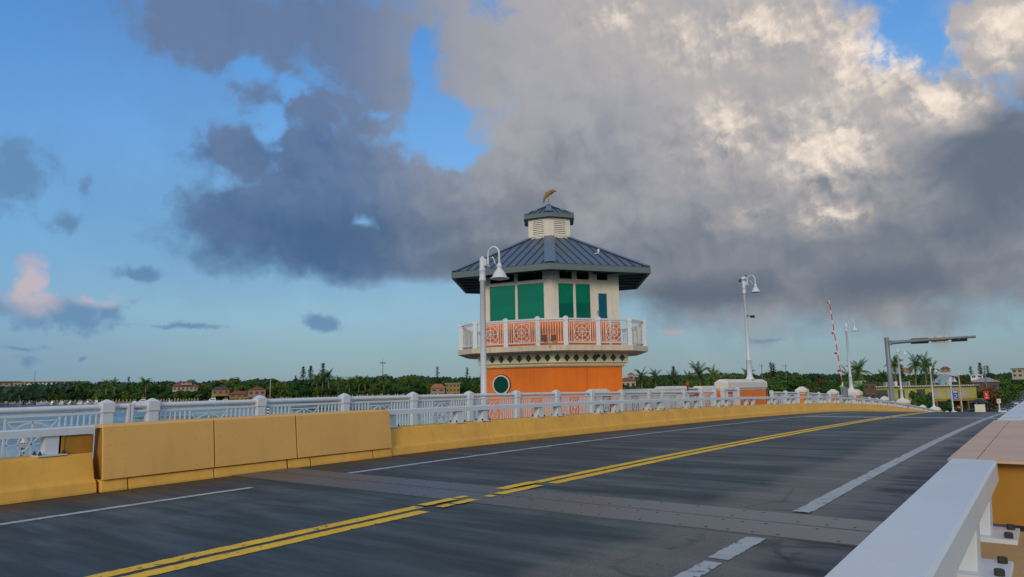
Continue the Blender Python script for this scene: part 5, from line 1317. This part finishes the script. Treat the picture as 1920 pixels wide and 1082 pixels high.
# parked cars up the street
def car_proto(mat):
    t = thing('parked_car', '', 'car')
    prof = [(-2.2, .35), (-2.25, .75), (-2.1, .95), (-1.3, 1.05), (-.7, 1.45), (.7, 1.5), (1.5, 1.1), (2.1, .98), (2.25, .7), (2.2, .35)]
    m = MB(); n = len(prof)
    def xs(z): return .88 if z < 1.1 else .68
    vs = [(-xs(z), y, z) for y, z in prof]+[(xs(z), y, z) for y, z in prof]
    m.add(vs, [tuple(range(n))[::-1], tuple(range(n, 2*n))]+[(i, (i+1) % n, (i+1) % n+n, i+n) for i in range(n)]); m.build('body', mat, t, bevel=.05)
    m = MB(); m.add([(-.80, -1.28, 1.08), (.80, -1.28, 1.08), (.64, -.74, 1.44), (-.64, -.74, 1.44)], [(0, 1, 2, 3)]); m.v = [(x, y-.02, z+.015) for x, y, z in m.v]; m.build('windscreen', M_dkwin, t)
    m = MB()
    for s in (-1, 1): m.add([(s*.89, -1.1, 1.02), (s*.89, 1.2, 1.08), (s*.71, .62, 1.42), (s*.71, -.62, 1.4)], [(0, 1, 2, 3)])
    m.build('side_windows', M_dkwin, t)
    for x in (-.8, .8):
        for y in (-1.35, 1.35):
            m = MB(); m.tube([(x-.1, y, .33), (x+.1, y, .33)], .33, 14); w_ = m.build('wheel', M_rubber, t); m = MB(); m.tube([(x-.11, y, .33), (x+.11, y, .33)], .19, 10); m.build('rim', M_steel, w_)
    for x in (-.62, .62): MB().box(x-.2, x+.2, -2.27, -2.2, .68, .82).build('headlight', M_lens, t)
    MB().box(-.5, .5, -2.28, -2.22, .42, .6).build('grille', M_black, t)
    return t
cw = car_proto(M_carw); cg = car_proto(M_carg); cd = car_proto(M_card)
GC = 'cars parked along the street beyond the bridge'
cars = [(cw, -10.3, 212, 'white car parked nearest the bridge foot at the right'), (cg, -10.2, 225, 'dark grey car parked right behind the nearest white car'), (cd, -10.4, 242, 'black car parked third from the bridge foot'), (cg, -10.3, 262, 'grey car parked under the dark street tree'), (cw, -10.2, 285, 'pale car parked farther up the street under trees'), (cd, -10.4, 310, 'dark car parked far up the street'), (cg, -10.3, 340, 'farthest grey parked car on the street'), (cd, -16.5, 205, 'dark car parked in the lot left of the street'), (cg, -20.5, 204, 'grey car in the lot by the orange porch')]
seen = set()
for c_, x, y, lab in cars:
    if c_.name in seen: dup(c_, (x, y, LZ), R(2), label=lab, group=GC)
    else: seen.add(c_.name); c_.location = (x, y, LZ); c_.rotation_euler = (0, 0, R(2)); c_['label'] = lab; c_['group'] = GC

# ================================================================= far shore: seawall, docks, boats
m = MB()
sw = bank
for a, b in zip(sw[:-1], sw[1:]):
    a3, b3 = Vector((*a, 0)), Vector((*b, 0)); d = (b3-a3).normalized(); n_ = Vector((d.y, -d.x, 0)); q = [a3+n_*1.0, b3+n_*1.0, b3, a3]
    m.prism([(v.x, v.y) for v in q], WZ-1, LZ+.9)
o = m.build('seawall', M_seawall); tag(o, 'long pale concrete seawall along the far left shore', 'seawall')
def dock(x0, x1, n, lab, piers=3, hpile=3.6, pmat=M_pile):
    """a dock along the shore: deck part, piles as parts"""
    a = atDist(x0, interp(x0, dockD), WZ, 750); b = atDist(x1, interp(x1, dockD), WZ, 750); t = thing('boat_dock', lab, 'dock', (a.x, a.y, WZ), atan2(b.y-a.y, b.x-a.x), group='docks on the far left shore'); L = (b-a).length
    MB().box(0, L, 0, 2.4, 1.9, 2.2).build('deck', M_wood, t)
    for k in range(n):
        x = L*(k+.5)/n+random.uniform(-.2, .2)*L/n; h = hpile*random.uniform(.8, 1.35)
        m = MB(); m.lathe([(.34, -1), (.34, h), (.02, h+.35)], (x, -.25 if k % 2 else 2.7, 0), 7); m.build('pile', pmat, t)
    for k in range(piers):
        x = L*(k+.5)/piers; MB().box(x-.8, x+.8, -7, -.003, 1.91, 2.18).build('finger_pier', M_wood, t)
    return t
dock(4, 60, 22, 'dock at the left end of the marina', 4); dock(62, 125, 26, 'dock in the middle of the marina', 5); dock(127, 182, 22, 'dock at the right end of the marina', 4)
dock(186, 246, 18, 'dock of evenly spaced pale piles left of the first large cruiser', 0)
dock(282, 372, 34, 'dock with pale piles between the two large cruisers', 4)
dock(430, 520, 24, 'dock below the salmon gabled house', 3, 3.0); dock(522, 640, 46, 'long dock of pale piles below the three tall pines', 3)
dock(642, 770, 60, 'long dock crowded with white-topped piles below the wood', 2, 4.4, M_pilew); dock(772, 905, 60, 'dock crowded with piles left of the tower', 2, 4.0, M_pilew)
def boat_proto(kind):
    t = thing('motor_boat', '', 'boat'); L = 11 if kind else 7
    hull = [(-.5, .34), (-.25, .42), (.05, .42), (.30, .30), (.45, .12), (.52, .0)]
    m = MB(); top = [(x*L, w*.32*L) for x, w in hull]+[(x*L, -w*.32*L) for x, w in hull[::-1]]; bot = [(x*.9, y*.7) for x, y in top]
    sh = .12*L; m.prism(bot, -.3, sh, poly2=top); m.build('hull', M_hull, t, bevel=.04)
    MB().prism([(x*1.003, y*1.003) for x, y in bot], -.2, .12*L*.22, poly2=[(x*.935, y*.8) for x, y in top]).build('boot_stripe', M_navy, t)
    c = MB(); c.prism([(-.28*L, -.1*L), (.18*L, -.09*L), (.18*L, .09*L), (-.28*L, .1*L)], sh, sh+.13*L, poly2=[(-.26*L, -.085*L), (.06*L, -.07*L), (.06*L, .07*L), (-.26*L, .085*L)]); cb = c.build('cabin', M_hull, t, bevel=.04)
    m = MB(); m.box(-.22*L, .05*L, -.101*L, -.097*L, sh+.05*L, sh+.10*L); m.box(-.22*L, .05*L, .097*L, .101*L, sh+.05*L, sh+.10*L); m.build('window', M_dkwin, cb)
    if kind:
        m = MB(); m.box(-.24*L, .0, -.075*L, .075*L, sh+.132*L, sh+.18*L); m.box(-.24*L, -.02*L, -.08*L, .08*L, sh+.27*L, sh+.285*L)
        for x in (-.22*L, -.04*L):
            for y in (-.07*L, .07*L): m.bar((x, y, sh+.18*L), (x, y, sh+.27*L), .06)
        m.build('flybridge', M_hull, t); m = MB(); m.tube([(-.12*L, 0, sh+.285*L), (-.14*L, 0, sh+.5*L)], .04, 6); m.build('mast', M_hull, t)
    else:
        m = MB(); m.box(-.25*L, 0, -.09*L, .09*L, sh+.24*L, sh+.255*L)
        for x in (-.22*L, -.04*L):
            for y in (-.08*L, .08*L): m.bar((x, y, sh+.12*L), (x, y, sh+.24*L), .05)
        m.build('canopy', M_hull, t)
    m = MB(); m.tube([(.2*L, .1*L, sh+.05*L), (.42*L, .05*L, sh+.07*L), (.5*L, 0, sh+.08*L), (.42*L, -.05*L, sh+.07*L), (.2*L, -.1*L, sh+.05*L)], .035, 5); m.build('bow_rail', M_steel, t)
    return t
B1 = boat_proto(1); B0 = boat_proto(0); ub = set()
GBt = 'boats moored along the far left shore'
boats = [(B1, 265, 752.5, 24, 180, 'large white cruiser with dark stripe at the left, beside the pale-pile dock'), (B1, 396, 752.5, 27, 178, 'large white cruiser with flybridge moored by the amber house'), (B0, 421, 752.5, 20, 170, 'smaller dark-looking cruiser right of the flybridge cruiser'), (B0, 84, 745, 22, 20, 'sleek white boat raised above the dock in the marina'), (B1, 32, 747, 20, 160, 'white cruiser near the left end of the marina'), (B1, 180, 750, 20, 100, 'white boat with covered stern at the right end of the marina'), (B0, 170, 749, 20, 40, 'white boat left of the covered one at the marina'), (B0, 100, 750, 16, 70, 'small white boat near the middle of the marina'), (B0, 115, 750, 17, 110, 'small white boat right of the middle of the marina'), (B0, 134, 750, 16, 60, 'small boat beside the red cabin dock'), (B0, 150, 750.5, 16, 120, 'small boat behind the dock piles in the marina'), (B0, 60, 749, 15, 30, 'small boat left of the sleek raised one'), (B0, 12, 750, 15, 90, 'small boat at the left edge of the marina'), (B0, 251, 752, 18, 110, 'pinkish-white boat left of the first large cruiser'), (B0, 302, 751, 14, 60, 'small boat under lit dock posts'), (B0, 318, 751, 14, 100, 'second small boat under the dock posts'), (B0, 519, 749, 16, 150, 'little boat on a lift left of the long dock'), (B0, 545, 749, 15, 30, 'little boat right of the lift boat')]
for pr_, x, yw, wpx, rot, lab in boats:
    D_ = interp(x, dockD)-14; p = atDist(x, D_, WZ, 750); L0 = 11 if pr_ is B1 else 7; s = wpx*D_/F_PX/L0
    rz = atan2(-p.x, p.y)+R(rot)
    if pr_.name in ub: dup(pr_, (p.x, p.y, WZ), rz, s, lab, GBt)
    else: ub.add(pr_.name); pr_.location = (p.x, p.y, WZ); pr_.rotation_euler = (0, 0, rz); pr_.scale = (s, s, s); pr_['label'] = lab; pr_['group'] = GBt
